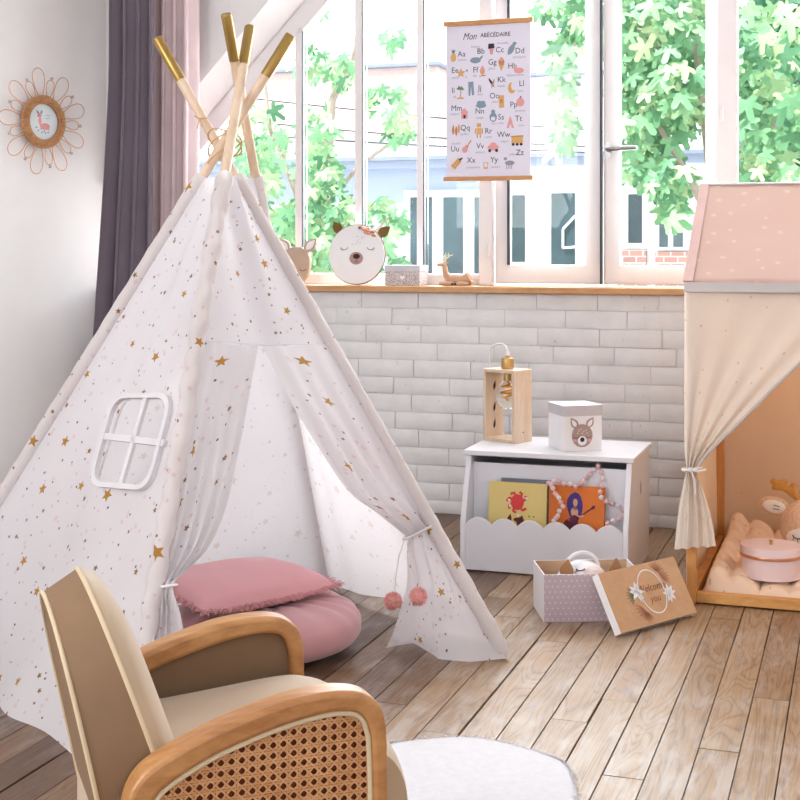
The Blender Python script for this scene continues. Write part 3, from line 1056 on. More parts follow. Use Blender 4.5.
# front: a yoke over two tied back flaps
FN = (on_pole('R', 0) - on_pole('F', 0)).cross(on_pole('F', 1.2) - on_pole('F', 0)).normalized()
if FN.y > 0: FN = -FN
FO = (on_pole('F', 0) + on_pole('R', 0)) / 2
def front(x, y): return ray_plane(x, y, FO, FN)
def resample(path, n):
    L = [0]
    for a, b in zip(path, path[1:]): L.append(L[-1] + (b - a).length)
    out = []
    for i in range(n + 1):
        t = L[-1] * i / n
        j = 0
        while j < len(L) - 2 and L[j + 1] < t: j += 1
        seg = L[j + 1] - L[j] or 1e-9
        out.append(lerp(path[j], path[j + 1], (t - L[j]) / seg))
    return out
def catrom(rows, k):
    out = []
    n = len(rows)
    for i in range(n - 1):
        p0, p1, p2, p3 = rows[max(0, i - 1)], rows[i], rows[i + 1], rows[min(n - 1, i + 2)]
        for q in range(k):
            t = q / k
            out.append([(b * 2 + (c - a) * t + (a * 2 - b * 5 + c * 4 - d) * t * t + (-a + b * 3 - c * 3 + d) * t ** 3) * 0.5 for a, b, c, d in zip(p0, p1, p2, p3)])
    out.append(rows[-1])
    return out
def flap(name, rows, gather, width, nrm, folds, amp, mats, parent, off, nw=48, k=6, flip=False, curl=0.0):
    R_ = catrom([resample(r, nw) for r in rows], k)
    G = catrom([[Vector((g, 0, 0))] for g in gather], k)
    Wd = catrom([[Vector((w, 0, 0))] for w in width], k)
    m = MB()
    vs, uvs = [], []
    vlen = 0
    for i, row in enumerate(R_):
        if i: vlen += (row[0] - R_[i - 1][0]).length
        g = G[i][0].x
        for j, p in enumerate(row):
            w = j / nw
            env = min(1, w * 7) * min(1, (1 - w) * 5 + 0.25)
            d = amp * g * env * math.sin(w * folds * 2 * PI + 0.4 + 0.5 * math.sin(i * 0.11)) + 0.004 * env * math.sin(w * 9 + i * 0.13)
            d += curl * g * math.exp(-((1 - w) / 0.10) ** 2)
            vs.append(p + nrm * d)
            uvs.append((w * Wd[i][0].x + off, -vlen + off * 0.4))
    n = nw + 1
    fs = [(a * n + b, (a + 1) * n + b, (a + 1) * n + b + 1, a * n + b + 1) for a in range(len(R_) - 1) for b in range(nw)]
    f0 = fs[len(fs) // 3]
    nn = (vs[f0[1]] - vs[f0[0]]).cross(vs[f0[2]] - vs[f0[1]])
    if nn.dot(nrm) < 0: fs = [f[::-1] for f in fs]
    m.add(vs, fs, 0, uvs)
    return m.build(name, mats, parent, recalc=False, angle=180), R_
YS = (341, 345)
m = MB()
def yoke(s, t):
    pa, pb = lerp(pole_y('F', YS[0]), on_pole('F', ZT['F']), t), lerp(pole_y('R', YS[1]), on_pole('R', ZT['R']), t)
    p = lerp(pa, pb, s)
    return p + FN * (0.012 * math.sin(PI * s) * math.sin(s * 9 + t) + 0.02 * math.exp(-((s - 0.62) / 0.09) ** 2) * (0.4 + 0.6 * t) - 0.012 * math.sin(PI * s))
m.grid(yoke, 40, 40, 0, lambda s, t: (s * 0.5 * (1 - 0.75 * t) - 0.25 * (1 - 0.75 * t) + 15, t * 0.55))
fs = m.f
a, b, c = (m.v[i] for i in fs[0][:3])
if (b - a).cross(c - b).dot(FN) < 0: m.f = [f[::-1] for f in m.f]
m.build('front_yoke', [cotton], tent, recalc=False, angle=180)
m = MB()
sm = [yoke(s / 20, 0) + FN * 0.002 for s in range(21)]
m.tube(sm, 0.0022, 6)
m.build('yoke_seam', [hem], tent)
rt = [pole_y('R', y) for y in (345, 400, 450, 490, 510, 526, 545, 578, 612, 640)]
dT = rt[5].y
rows = [[rt[0], front(262, 346)], [rt[1], front(286, 395)], [rt[2], front(312, 440)], [rt[3], front(346, 492)], [rt[4], front(376, 515)],
        [rt[5], px(403, 537, dT - 0.02)],
        [rt[6], px(404, 552, dT - 0.01)], [rt[7], px(405, 584, dT + 0.01)], [rt[8], px(412, 606, dT + 0.0), px(397, 616, dT + 0.03)], [rt[9], px(437, 634, 3.47), px(391, 636, 3.55)],
        [pz(506, 658.5, 0.006), pz(470, 662, 0.006), pz(440, 659, 0.008), pz(412, 643, 0.010), pz(385, 648, 0.008)]]
rflap, RR = flap('door_flap', rows, [0.1, 0.25, 0.45, 0.7, 0.9, 1.0, 0.8, 0.5, 0.4, 0.3, 0.1], [0.12, 0.2, 0.28, 0.36, 0.42, 0.44, 0.44, 0.46, 0.48, 0.5, 0.52], FN, 4, 0.011, [cotton], tent, 20.0, curl=0.012)
def edge_tube(R_, idx, r, parent, name='hem'):
    m = MB()
    m.tube([row[idx] + FN * 0.003 for row in R_], r, 6)
    return m.build(name, [hem], parent)
lt = [pole_y('F', y) for y in (341, 400, 450, 500, 545, 572, 588, 612, 650, 700, 760)]
rows = [[lt[0], front(258, 347)], [lt[1], front(249, 396)], [lt[2], front(240, 445)], [lt[3], front(228, 500)], [lt[4], front(210, 545)], [lt[5], px(186, 571, lt[5].y + 0.06)],
        [lt[6], px(173, 586, lt[6].y - 0.005)], [lt[7], px(180, 613, lt[7].y + 0.03)], [lt[8], px(187, 650, lt[8].y + 0.06)], [lt[9], px(197, 700, lt[9].y + 0.1)], [lt[10], px(206, 742, lt[10].y + 0.12)], [pz(121, 796, 0.006), pz(170, 790, 0.008), pz(212, 768, 0.008)]]
lflap, LR = flap('door_flap', rows, [0.1, 0.2, 0.35, 0.6, 0.85, 1.0, 0.9, 0.8, 0.6, 0.5, 0.4, 0.3], [0.1, 0.2, 0.28, 0.36, 0.42, 0.44, 0.45, 0.45, 0.46, 0.48, 0.5, 0.52], FN, 5, 0.012, [cotton], tent, 30.0)
# sleeves that hold the poles
def sleeve(kk, r, ruff, z0=0.02, seed=1):
    rnd = random.Random(seed)
    m = MB()
    n, q = 150, 14
    a0, d = on_pole(kk, z0), (on_pole(kk, 1) - on_pole(kk, 0)).normalized()
    up = d.orthogonal().normalized(); bb = d.cross(up)
    vs, uvs = [], []
    for i in range(n + 1):
        z = lerp(z0, ZT[kk] + 0.006, i / n)
        c = on_pole(kk, z)
        for j in range(q + 1):
            a = 2 * PI * j / q
            rr = r * (1 + ruff * (math.sin(i * 0.9 + 2.0 * math.sin(a + i * 0.05)) * 0.5 + math.sin(i * 0.37 + a * 2) * 0.5))
            vs.append(c + (up * math.cos(a) + bb * math.sin(a)) * rr)
            uvs.append((a * r + 40 + seed * 3.3, z * 1.1))
    m.add(vs, [(i * (q + 1) + j, i * (q + 1) + j + 1, (i + 1) * (q + 1) + j + 1, (i + 1) * (q + 1) + j) for i in range(n) for j in range(q)], 0, uvs)
    m.build('pole_sleeve', [cotton], tent, recalc=True, angle=180)
sleeve('F', 0.0195, 0.26, 0.0, 1)
sleeve('R', 0.0200, 0.08, 0.012, 2)
sleeve('L', 0.0200, 0.05, 0.012, 3)
sleeve('B', 0.0190, 0.05, 0.012, 4)
# ties and the pompom cord
rope = plain('white cord', rgb(232, 226, 224), 0.8)
def tie(pts, r=0.0032):
    m = MB()
    m.tube(pts, r, 8, closed=True)
    return m.build('flap_tie', [rope], tent)
t = RR[5 * 6]
cc = (t[0] + t[-1]) / 2
ax = (t[-1] - t[0]) * 0.5
tie([cc + ax * math.cos(q) + FN * (0.018 * math.sin(q) + 0.004) + Vector((0, 0, -0.006 * math.cos(q))) for q in [2 * PI * i / 28 for i in range(28)]])
t = LR[6 * 6]
cc = (t[0] + t[-1]) / 2
ax = (t[-1] - t[0]) * 0.55
tie([cc + ax * math.cos(q) + FN * (0.022 * math.sin(q) + 0.004) for q in [2 * PI * i / 28 for i in range(28)]])
pomc = tag_pom = None
pl = dT - 0.045
m = MB()
m.tube([px(404, 541, pl + 0.02), px(399, 556, pl + 0.01), px(396, 575, pl), px(394.5, 592, pl)], 0.0016, 6)
m.tube([px(407, 543, pl + 0.02), px(410, 560, pl), px(414, 575, pl - 0.005), px(417, 590, pl - 0.01)], 0.0016, 6)
pc = m.build('pompom_cord', [rope], tent)
fur = plain('pink pompom yarn', rgb(238, 170, 164), 0.95, var=0.16, nscale=90, sheen=0.5)
for (x, y, dd) in ((393, 601, 0.0), (418.5, 596.5, -0.02)):
    m = MB()
    c = px(x, y, pl + dd)
    rp = random.Random(int(x))
    m.ball(c, 0.0185, 20, 14, wob=0.05, rnd=rp)
    for q in range(900):
        d = Vector((rp.gauss(0, 1), rp.gauss(0, 1), rp.gauss(0, 1))).normalized()
        s_ = d.orthogonal().normalized() * 0.0013
        e = c + d * rp.uniform(0.0225, 0.0265) + Vector((rp.uniform(-.002, .002), rp.uniform(-.002, .002), rp.uniform(-.002, .002)))
        m.add([c + d * 0.017 - s_, c + d * 0.017 + s_, e], [(0, 1, 2)])
    m.build('pompom', [fur], pc, recalc=False)

# ------------------------------------------------------------------ cushions in the tent
velv = plain('old pink velvet', rgb(208, 152, 156), 0.75, var=0.06, nscale=5, bump=0.04, bscale=260, sheen=0.5)
pinkc = plain('rose cotton', rgb(224, 164, 168), 0.8, var=0.04, nscale=8, bump=0.06, bscale=350, sheen=0.2)
pc0 = Vector((-0.352, 3.545, 0))
PR = 0.250
def pouf_pt(a, b):
    th = 2 * PI * a
    ph = -PI / 2 + PI * b
    cr, sr = math.cos(ph), math.sin(ph)
    r = PR * (abs(cr) ** 0.5) * (1 if cr >= 0 else -1)
    z = 0.066 * (abs(sr) ** 0.8) * (1 if sr >= 0 else -1)
    k = r / PR
    wr = 0.0045 * math.sin(th * 17 + 2.2 * math.sin(th * 3)) * k * (1 - k * 0.7) * (1 if sr > -0.2 else 0) * 2.2
    z += wr - (0.035 * math.exp(-(k / 0.22) ** 2) if sr > 0 else -0.0)
    return pc0 + Vector((r * math.cos(th), r * math.sin(th), max(0.002, z + 0.066)))
pouf = thing('floor_cushion', 'round plump old pink velvet floor cushion on the boards inside the tent', 'cushion', pc0)
m = MB()
m.grid(pouf_pt, 140, 36)
m.build('cover', [velv], pouf, angle=180)
m = MB()
m.ball(pc0 + Vector((0, 0, 0.099)), (0.014, 0.014, 0.005), 16, 8)
m.build('button', [velv], pouf)
pcn = Vector((-0.437, 3.535, 0.170))
pax = Vector((0.70, 0.714, -0.03)).normalized()
pay = Vector((-0.714, 0.70, 0.02)).normalized()
paz = pax.cross(pay)
PA, PB, PT = 0.222, 0.160, 0.054
def pil(a, b, sgn):
    x, y = a * 2 - 1, b * 2 - 1
    pin = 1 - 0.07 * (1 - abs(x)) * abs(y) ** 2 - 0.0
    pinx = 1 - 0.07 * (1 - abs(y)) * abs(x) ** 2
    h = PT * max(0, (1 - abs(x) ** 2.6) * (1 - abs(y) ** 2.6)) ** 0.5
    h *= 1 + 0.05 * math.sin(5 * x + 3 * y)
    z = sgn * h if sgn > 0 else -h * 0.75
    return pcn + pax * (x * PA * pinx) + pay * (y * PB * pin) + paz * z + Vector((0, 0, 0.01 * x * x - 0.012 * y * y))
pillow = thing('frilled_cushion', 'rose pink rectangular cushion with a frayed frill lying on the round one', 'cushion', (pcn.x, pcn.y, 0.13))
m = MB()
m.grid(lambda a, b: pil(a, b, 1), 40, 32)
m.grid(lambda a, b: pil(a, b, -1), 40, 32)
m.build('cover', [pinkc], pillow, angle=180)
m = MB()
rp = random.Random(4)
per = [(i / 60, 0) for i in range(61)] + [(1, i / 44) for i in range(45)] + [(1 - i / 60, 1) for i in range(61)] + [(0, 1 - i / 44) for i in range(45)]
for q, (a, b) in enumerate(per):
    p = pil(a, b, 1)
    od = (p - pcn); od.z = 0; od.normalize()
    for _ in range(5):
        s0 = p + Vector((rp.uniform(-.004, .004), rp.uniform(-.004, .004), rp.uniform(-.004, .004)))
        e = s0 + od * rp.uniform(0.010, 0.019) + EZ * rp.uniform(-0.008, 0.006) + Vector((rp.uniform(-.004, .004), rp.uniform(-.004, .004), 0))
        m.tube([s0, lerp(s0, e, 0.55) + EZ * rp.uniform(-0.003, 0.004), e], 0.0013, 4)
m.build('frill', [pinkc], pillow)

# ------------------------------------------------------------------ house shaped cot on the right
def dots_cloth(name, base, dot, scale, rad, prob, thinamt, star=False):
    k = NT(name)
    uv = k.n('UVMap'); uv.uv_map = 'UVMap'
    d = star_mask(k, uv.outputs[0], scale, rad, prob, 7.7, star)
    b = tuple(min(1, c * 1.05) for c in base[:3]) + (1,)
    c = k.ramp(k.noise(k.coords(), 5, 3), [(0.3, base), (0.7, b)])
    c = k.mix(k.math('MULTIPLY', d, 0.8), c, dot)
    k.l(c, k.b.inputs['Base Color'])
    k.b.inputs['Roughness'].default_value = 0.85
    k.bump(k.noise(k.coords(), 240, 2), 0.12, 0.0008)
    k.thin(c, thinamt)
    return k.m
cream = dots_cloth('cream muslin with specks', rgb(236, 226, 214), rgb(206, 192, 184), 16, 0.0032, 0.5, 0.30)
peach_in = dots_cloth('natural cotton lining', rgb(248, 226, 200), rgb(240, 214, 186), 9, 0.004, 0.3, 0.5)
roof_pink = dots_cloth('pink cotton with pale stars', rgb(220, 187, 173), rgb(232, 210, 196), 13, 0.0125, 0.75, 0.15, True)
grey_band = plain('grey binding', rgb(206, 198, 196), 0.85, var=0.03, thin=0.1)
HO = pz(686, 603, 0)
HB = -WN
HW_, HD_, HE, HR_ = 1.10, 0.88, 0.955, 1.262
def H(a, b, z): return HO + WU * a + HB * b + Vector((0, 0, z))
cot = thing('house_cot', 'house shaped wooden cot frame hung with cream muslin and a pink starry roof', 'bed', H(HW_ / 2, HD_ / 2, 0))
TW = 0.030
def beam(name, a, b, mat, w=TW, h=TW):
    a, b = Vector(a), Vector(b)
    d = (b - a)
    L = d.length
    d.normalize()
    s_ = WU if abs(d.dot(WU)) < 0.5 else HB
    n = d.cross(s_).normalized()
    s_ = n.cross(d)
    m = MB()
    fr = Matrix((d, s_, n)).transposed()
    m.box((a + b) / 2, (L, w, h), fr)
    return m.build(name, [mat], cot, bevel=0.002)
i_ = TW / 2
for a in (i_, HW_ - i_):
    for b in (i_, HD_ - i_):
        beam('post', H(a, b, 0), H(a, b, HE - 0.006), pine_warm_z)
    beam('rafter', H(a, i_, HE - 0.01), H(a, HD_ / 2, HR_ - 0.02), pine_warm)
    beam('rafter', H(a, HD_ - i_, HE - 0.01), H(a, HD_ / 2, HR_ - 0.02), pine_warm)
    beam('rail', H(a, TW, i_ + 0.004), H(a, HD_ - TW, i_ + 0.004), pine_warm)
for b in (i_, HD_ - i_):
    beam('rail', H(TW, b, i_ + 0.004), H(HW_ - TW, b, i_ + 0.004), pine_warm)
    beam('rail', H(TW, b, HE - i_ - 0.01), H(HW_ - TW, b, HE - i_ - 0.01), pine_warm)
beam('ridge_pole', H(0.0, HD_ / 2, HR_ - 0.036), H(HW_, HD_ / 2, HR_ - 0.036), pine_warm)
def sheet(name, mat, fn, nu, nv, sx, sy, off=0, solid=0.0015):
    m = MB()
    m.grid(fn, nu, nv, 0, lambda a, b: (a * sx + off, b * sy + off))
    return m.build(name, [mat], cot, angle=180, solid=solid, recalc=False)
e_ = -0.006
sl = math.hypot(HD_ / 2, HR_ - HE)
rfz = lambda b: HR_ + 0.004
rf1 = sheet('roof_cloth', roof_pink, lambda a, b: H(lerp(e_, HW_ - e_, a), lerp(-0.008, HD_ / 2, b), lerp(HE, HR_, b) - 0.012 * math.sin(PI * b) * math.sin(PI * a) + 0.001 * math.sin(a * 40)), 40, 24, HW_, sl, 2.2)
sheet('roof_cloth', roof_pink, lambda a, b: H(lerp(e_, HW_ - e_, a), lerp(HD_ + 0.008, HD_ / 2, b), lerp(HE, HR_, b) - 0.012 * math.sin(PI * b) * math.sin(PI * a)), 40, 24, HW_, sl, 5.2)
# turned hem along the gable edge of the roof
m = MB()
m.hexa([H(e_ - 0.002, -0.012, HE + 0.002), H(0.022, -0.012, HE + 0.002), H(0.022, HD_ / 2, HR_ + 0.003), H(e_ - 0.002, HD_ / 2, HR_ + 0.003)],
       [H(e_ - 0.002, -0.015, HE + 0.004), H(0.022, -0.015, HE + 0.004), H(0.022, HD_ / 2, HR_ + 0.006), H(e_ - 0.002, HD_ / 2, HR_ + 0.006)])
m.build('gable_hem', [plain('pink hem', rgb(214, 180, 174), 0.85)], rf1)
m = MB()
m.tube([H(e_, HD_ / 2, HR_ + 0.004), H(HW_ - e_, HD_ / 2, HR_ + 0.004)], 0.0035, 8)
m.build('ridge_piping', [white_card], rf1)
for a in (0.001,):
    sheet('side_cloth', peach_in, lambda s, t: H(a, lerp(0.0, HD_, s), lerp(0.03, HE, t)) + WU * 0.006 * math.sin(s * 15 + t * 2) * (1 - t), 40, 20, HD_, HE, 3)
    sheet('gable_cloth', peach_in, lambda s, t: H(a, lerp(lerp(0, HD_ / 2, t), lerp(HD_, HD_ / 2, t), s), lerp(HE, HR_, t)), 16, 12, HD_, 0.3, 4)
sheet('back_cloth', peach_in, lambda s, t: H(lerp(0, HW_, s), HD_ - 0.002, lerp(0.03, HE, t)) + HB * 0.006 * math.sin(s * 19 + t * 2) * (1 - t), 40, 20, HW_, HE, 6)
m = MB()
m.hexa([H(-0.004, -0.020, HE - 0.028), H(HW_ + 0.004, -0.020, HE - 0.028), H(HW_ + 0.004, -0.024, HE - 0.028), H(-0.004, -0.024, HE - 0.028)],
       [H(-0.004, -0.012, HE), H(HW_ + 0.004, -0.012, HE), H(HW_ + 0.004, -0.016, HE), H(-0.004, -0.016, HE)])
m.build('eave_band', [grey_band], cot)
# front curtains, tied back
def cot_flap(mir):
    M_ = (lambda a: HW_ - a) if mir else (lambda a: a)
    P = lambda a, b, z: H(M_(a), b, z)
    zt = 0.405
    rows = [[P(-0.004, -0.010, HE - 0.012), P(0.548, -0.010, HE - 0.012)],
            [P(-0.004, -0.010, 0.80), P(0.40, -0.014, 0.80)],
            [P(-0.004, -0.010, 0.66), P(0.262, -0.020, 0.66)],
            [P(-0.004, -0.010, 0.54), P(0.150, -0.026, 0.54)],
            [P(-0.003, -0.012, 0.455), P(0.075, -0.030, 0.462)],
            [P(0.004, -0.020, zt), P(0.036, -0.034, zt)],
            [P(-0.004, -0.024, 0.36), P(0.052, -0.034, 0.355)],
            [P(-0.018, -0.030, 0.28), P(0.078, -0.036, 0.27)],
            [P(-0.030, -0.036, 0.165), P(0.092, -0.040, 0.185)]]
    if mir: rows = [[r[0], r[0] + (r[1] - r[0]) * min(1, 0.07 / (r[1] - r[0]).length)] for r in rows]
    nrm = -HB
    o, R2 = flap('front_curtain', rows, [0.1, 0.2, 0.4, 0.65, 0.9, 1, 0.95, 0.9, 0.85], [0.55, 0.42, 0.34, 0.28, 0.25, 0.25, 0.25, 0.25, 0.26], nrm, 4, 0.012, [cream], cot, 2.0 + mir * 7, k=6, curl=0.010)
    m = MB()
    m.tube([r[-1] + nrm * 0.006 for r in R2[:31]], 0.0045, 8)
    m.build('curtain_hem', [grey_band], o)
    m = MB()
    c = P(0.020, -0.028, zt)
    m.tube([c + WU * (0.026 * math.cos(q)) + nrm * (0.022 * math.sin(q)) + EZ * (0.004 * math.cos(q)) for q in [2 * PI * i / 24 for i in range(24)]], 0.0045, 8, closed=True)
    b0 = c + nrm * 0.024
    m.tube([b0, b0 + WU * 0.02 - EZ * 0.004, b0 + WU * 0.045 + EZ * 0.004], 0.003, 6)
    m.tube([b0, b0 + WU * 0.012 - EZ * 0.03, b0 + WU * 0.014 - EZ * 0.07], 0.003, 6)
    m.ball(b0, (0.008, 0.006, 0.008), 10, 8)
    m.build('curtain_tie', [rope], o)
cot_flap(0)
cot_flap(1)
lamp('cot_fill_light', 'POINT', H(0.78, 0.36, 0.80), (0, 0, 0), 3.6, (1.0, 0.88, 0.74)).data.shadow_soft_size = 0.06  # unseen warm light added to brighten the inside of the cot
# quilted mattress
quilt = dots_cloth('peach quilt', rgb(238, 208, 182), rgb(206, 166, 142), 22, 0.0035, 0.6, 0.0)
mat_t = thing('quilted_mattress', 'puffy peach quilted floor mattress filling the wooden cot', 'mattress', H(HW_ / 2, HD_ / 2, 0.012))
def puff(s, t):
    a, b = lerp(0.036, HW_ - 0.036, s), lerp(0.036, HD_ - 0.036, t)
    na, nb = 12, 9
    q = abs(math.sin(PI * na * s)) ** 0.55 * abs(math.sin(PI * nb * t)) ** 0.55
    ed = min(1, min(s, 1 - s) * 40) * min(1, min(t, 1 - t) * 40)
    up = 0.046 * math.exp(-((a - 0.09) / 0.08) ** 2) * (1 if b > 0.1 else 0.35 + 0.65 * b / 0.1) + 0.03 * math.exp(-((b - 0.78) / 0.08) ** 2)
    z = 0.014 + ed * (0.018 + 0.022 * q + up * (0.7 + 0.3 * q)) + ed * 0.002 * math.sin(47 * s + 31 * t) * math.sin(29 * s - 53 * t)
    return H(a, b, z)
m = MB()
m.grid(puff, 150, 110, 0, lambda s, t: (s * HW_ + 3, t * HD_ + 3))
m.grid(lambda s, t: H(lerp(0.036, HW_ - 0.036, s), lerp(0.036, HD_ - 0.036, t), 0.012), 2, 2)
m.build('quilt', [quilt], mat_t, angle=180)
def bolster(p0, p1, r, name):
    m = MB()
    d = (p1 - p0)
    n = d.cross(EZ).normalized()
    def fn(s, t):
        w = s * 2 * PI
        k = 1 - (abs(t * 2 - 1)) ** 5
        pf = 0.86 + 0.14 * abs(math.sin(PI * 5 * t)) ** 0.5
        rr = r * (0.25 + 0.75 * k ** 0.5) * pf * (1 + 0.05 * math.sin(w * 9 + t * 6) * (1.2 - k))
        return lerp(p0, p1, t) + n * (rr * math.cos(w)) + EZ * (rr * math.sin(w) * 0.9)
    m.grid(fn, 40, 60, 0, lambda s, t: (s * 0.4 + 9, t * 0.8))
    return m.build(name, [quilt], mat_t, angle=180)
#bolster(H(0.105, 0.05, 0.108), H(0.105, 0.80, 0.112), 0.056, 'side_roll')
# ------------------------------------------------------------------ wire flower on the left wall
rattan = wood('rattan', rgb(150, 96, 56), rgb(222, 172, 122), 'X', 60)
wire = plain('copper wire', rgb(206, 150, 112), 0.4, 0.5)
pearl = plain('clear grey bead', rgb(196, 190, 188), 0.15)
lo = cn
LNrm = -ln_
LEX = -ld                                   # to the right as seen from the room
hit = ray_plane(41, 122, lo + LNrm * 0.004, LNrm)
def LW(x, y, n): return hit + LEX * x + EZ * y + LNrm * n
flower = thing('flower_wall_frame', 'wire flower frame with a rattan ring around a fawn picture on the left wall', 'picture frame', hit)
RS = 0.106
m = MB()
for q in range(3):
    pts = []
    for i in range(180):
        a = 2 * PI * i / 180
        tw = a * 18 + q * 2 * PI / 3
        r = RS - 0.014 + 0.009 * math.cos(tw)
        pts.append(LW(r * math.cos(a), r * math.sin(a), 0.026 + 0.009 * math.sin(tw)))
    m.tube(pts, 0.0046, 7, closed=True)
m.tube([LW(RS * 0.98 * math.cos(2 * PI * i / 60), RS * 0.98 * math.sin(2 * PI * i / 60), 0.016) for i in range(60)], 0.008, 8, closed=True)
m.tube([LW(RS * 0.74 * math.cos(2 * PI * i / 60), RS * 0.74 * math.sin(2 * PI * i / 60), 0.022) for i in range(60)], 0.005, 8, closed=True)
m.build('rattan_ring', [rattan], flower)
pic_bg = plain('pale aqua picture', rgb(222, 232, 236), 0.5, var=0.05)
m = MB()
m.prism(ell(0, 0, 0.074, 0.074, 40), LW(0, 0, 0.010), LEX, EZ, 0.004 if LEX.cross(EZ).dot(LNrm) > 0 else -0.004, 0)
PO_ = LW(0, 0, 0.0145)
s_ = 1 if LEX.cross(EZ).dot(LNrm) > 0 else -1
fl_ = lambda poly, mt, k: m.flat(poly, PO_, LEX, EZ, s_ * 0.0004 * k, mt)
fl_(ell(0.008, -0.018, 0.026, 0.013), 1, 1)
fl_(leafshape(-0.016, -0.016, -0.018, 0.030, 0.008), 1, 2)
fl_(ell(-0.019, 0.026, 0.011, 0.009), 1, 3)
fl_(leafshape(-0.022, 0.030, -0.036, 0.046, 0.005), 2, 4)
fl_(leafshape(-0.014, 0.032, -0.006, 0.048, 0.005), 2, 4)
fl_(ell(-0.022, 0.026, 0.0022, 0.0022), 3, 5)
fl_(ell(-0.028, 0.021, 0.003, 0.002), 3, 5)
for x in (-0.010, 0.002, 0.016, 0.028):
    fl_(ell(x, -0.030, 0.006, 0.003), 1, 3)
for (x, y) in ((-0.03, -0.04), (-0.012, -0.047), (0.006, -0.049), (0.02, -0.045), (-0.04, -0.028), (0.0, -0.041)):
    fl_(leafshape(x, y, x + 0.010, y + 0.006, 0.003), 2, 4)
for y, w in ((0.026, 0.026), (0.014, 0.02)):
    fl_([(0.012, y), (0.012 + w, y), (0.012 + w, y + 0.0018), (0.012, y + 0.0018)], 2, 2)
m.build('picture', [pic_bg, pink_print, blue_print, ink], flower)
m = MB()
m.prism(ell(0, 0, 0.085, 0.085, 40), LW(0, 0, 0.003), LEX, EZ, s_ * 0.007, 0)
m.build('backing', [rattan], flower)
for i in range(9):
    for kind in (0, 1):
        a = 2 * PI * (i + 0.5 * kind) / 9 + 1.72
        L0, L1, wdt = RS * 0.95, (0.222, 0.178)[kind], (0.033, 0.021)[kind]
        ca, sa = math.cos(a), math.sin(a)
        pts = []
        for j in range(25):
            t = 2 * PI * j / 24
            rad = (L0 + L1) / 2 - (L1 - L0) / 2 * math.cos(t)
            wd = wdt * math.sin(t) * (0.45 + 0.55 * (rad - L0) / (L1 - L0)) * 1.2
            pts.append(LW(rad * ca - wd * sa, rad * sa + wd * ca, 0.018 + 0.004 * kind))
        m = MB()
        m.tube(pts, 0.0018, 6)
        p = m.build('petal', [wire], flower)
    a = 2 * PI * (i + 0.5) / 9 + 1.72
    m = MB()
    m.ball(LW(0.186 * math.cos(a), 0.186 * math.sin(a), 0.024), 0.0068, 12, 8)
    m.build('bead', [pearl], flower)

# ------------------------------------------------------------------ alphabet poster
def wall_obj_frame(x, y, v):
    u, z = wp(x, y, v)
    return W(u, v, z)
PV = -0.105
pu0, pzt = wp(446.5, 26, PV)
pu1, _ = wp(530.5, 24, PV)
_, pzb = wp(446.5, 180.5, PV)
pwid, phei = pu1 - pu0, pzt - pzb
poster = thing('alphabet_poster', 'lilac alphabet poster with oak rods hanging in front of the window post', 'poster', W((pu0 + pu1) / 2, PV, pzb))
lilac = plain('lilac white paper', rgb(226, 224, 240), 0.8, var=0.01)
m = MB()
m.wbox(pu0, pu1, PV - 0.0006, PV + 0.0006, pzb, pzt, 0)
po = W(pu0, PV + 0.0008, pzb)
# poster coordinates: x 0..100, y 0..175 downwards as in the photo crop (78..460, 80..745)
def qx(x): return (x - 72) / 388 * pwid
def qy(y): return phei - (y - 76) / (742 - 76) * phei
sc_ = pwid / 388
n_ = [1, 0]
def pol(poly, mt, k=1): m.flat([(qx(x), qy(y)) for x, y in poly], po, WU, EZ, 0.0003 * k, mt)
def ptxt(s, x, y, size, mt=1, shear=0.0, bold=0.012, sx=1.0): text(m, s, po + WU * qx(x) + EZ * qy(y), WU, EZ, size * sc_, mt, 0.0003, 'CENTER', shear, bold, sx)
GR, PK, OC, BL, DK, TN, GN = 2, 3, 4, 5, 1, 6, 7
ptxt('Mon', 180, 140, 44, 1, 0.35, 0.0, 0.8)
ptxt('ABÉCÉDAIRE', 300, 133, 27, 1, 0.0, 0.01, 0.9)
L = [('Aa', 143, 211, 'ananas', 146, 229), ('Bb', 233, 203, 'baleine', 208, 176), ('Cc', 320, 201, 'chocolat', 332, 166), ('Dd', 412, 209, 'dinosaure', 408, 229),
     ('Ee', 112, 280, 'étoile', 112, 305), ('Ff', 208, 282, 'feu', 205, 300), ('Gg', 286, 252, 'glace', 283, 272), ('Hh', 378, 272, 'hippopotame', 390, 304),
     ('Ii', 104, 366, 'île', 110, 388), ('Jj', 228, 360, 'jean', 230, 380), ('Kk', 328, 328, 'kayak', 326, 348), ('Ll', 420, 348, 'lune', 414, 372),
     ('Mm', 120, 443, 'maison', 112, 461), ('Nn', 228, 459, 'nuage', 228, 480), ('Oo', 296, 396, 'olive', 296, 415), ('Pp', 384, 436, 'pomme', 412, 456),
     ('Qq', 160, 528, 'quilles', 156, 548), ('Rr', 268, 545, 'robot', 266, 564), ('Ss', 326, 487, 'sac à dos', 310, 506), ('Tt', 406, 496, 'tour', 418, 518),
     ('Uu', 112, 618, 'ukulélé', 116, 588), ('Vv', 230, 608, 'voiture', 228, 628), ('Ww', 338, 562, 'wagon', 342, 584), ('Xx', 188, 668, 'xylophone', 196, 692), ('Yy', 294, 668, 'yaourt', 300, 692), ('Zz', 412, 640, 'zèbre', 378, 640)]
for a, x, y, w, x2, y2 in L:
    ptxt(a, x, y, 36, 1, 0, 0.0, 0.95)
    ptxt(w, x2, y2, 15, 2, 0.25, 0.0)
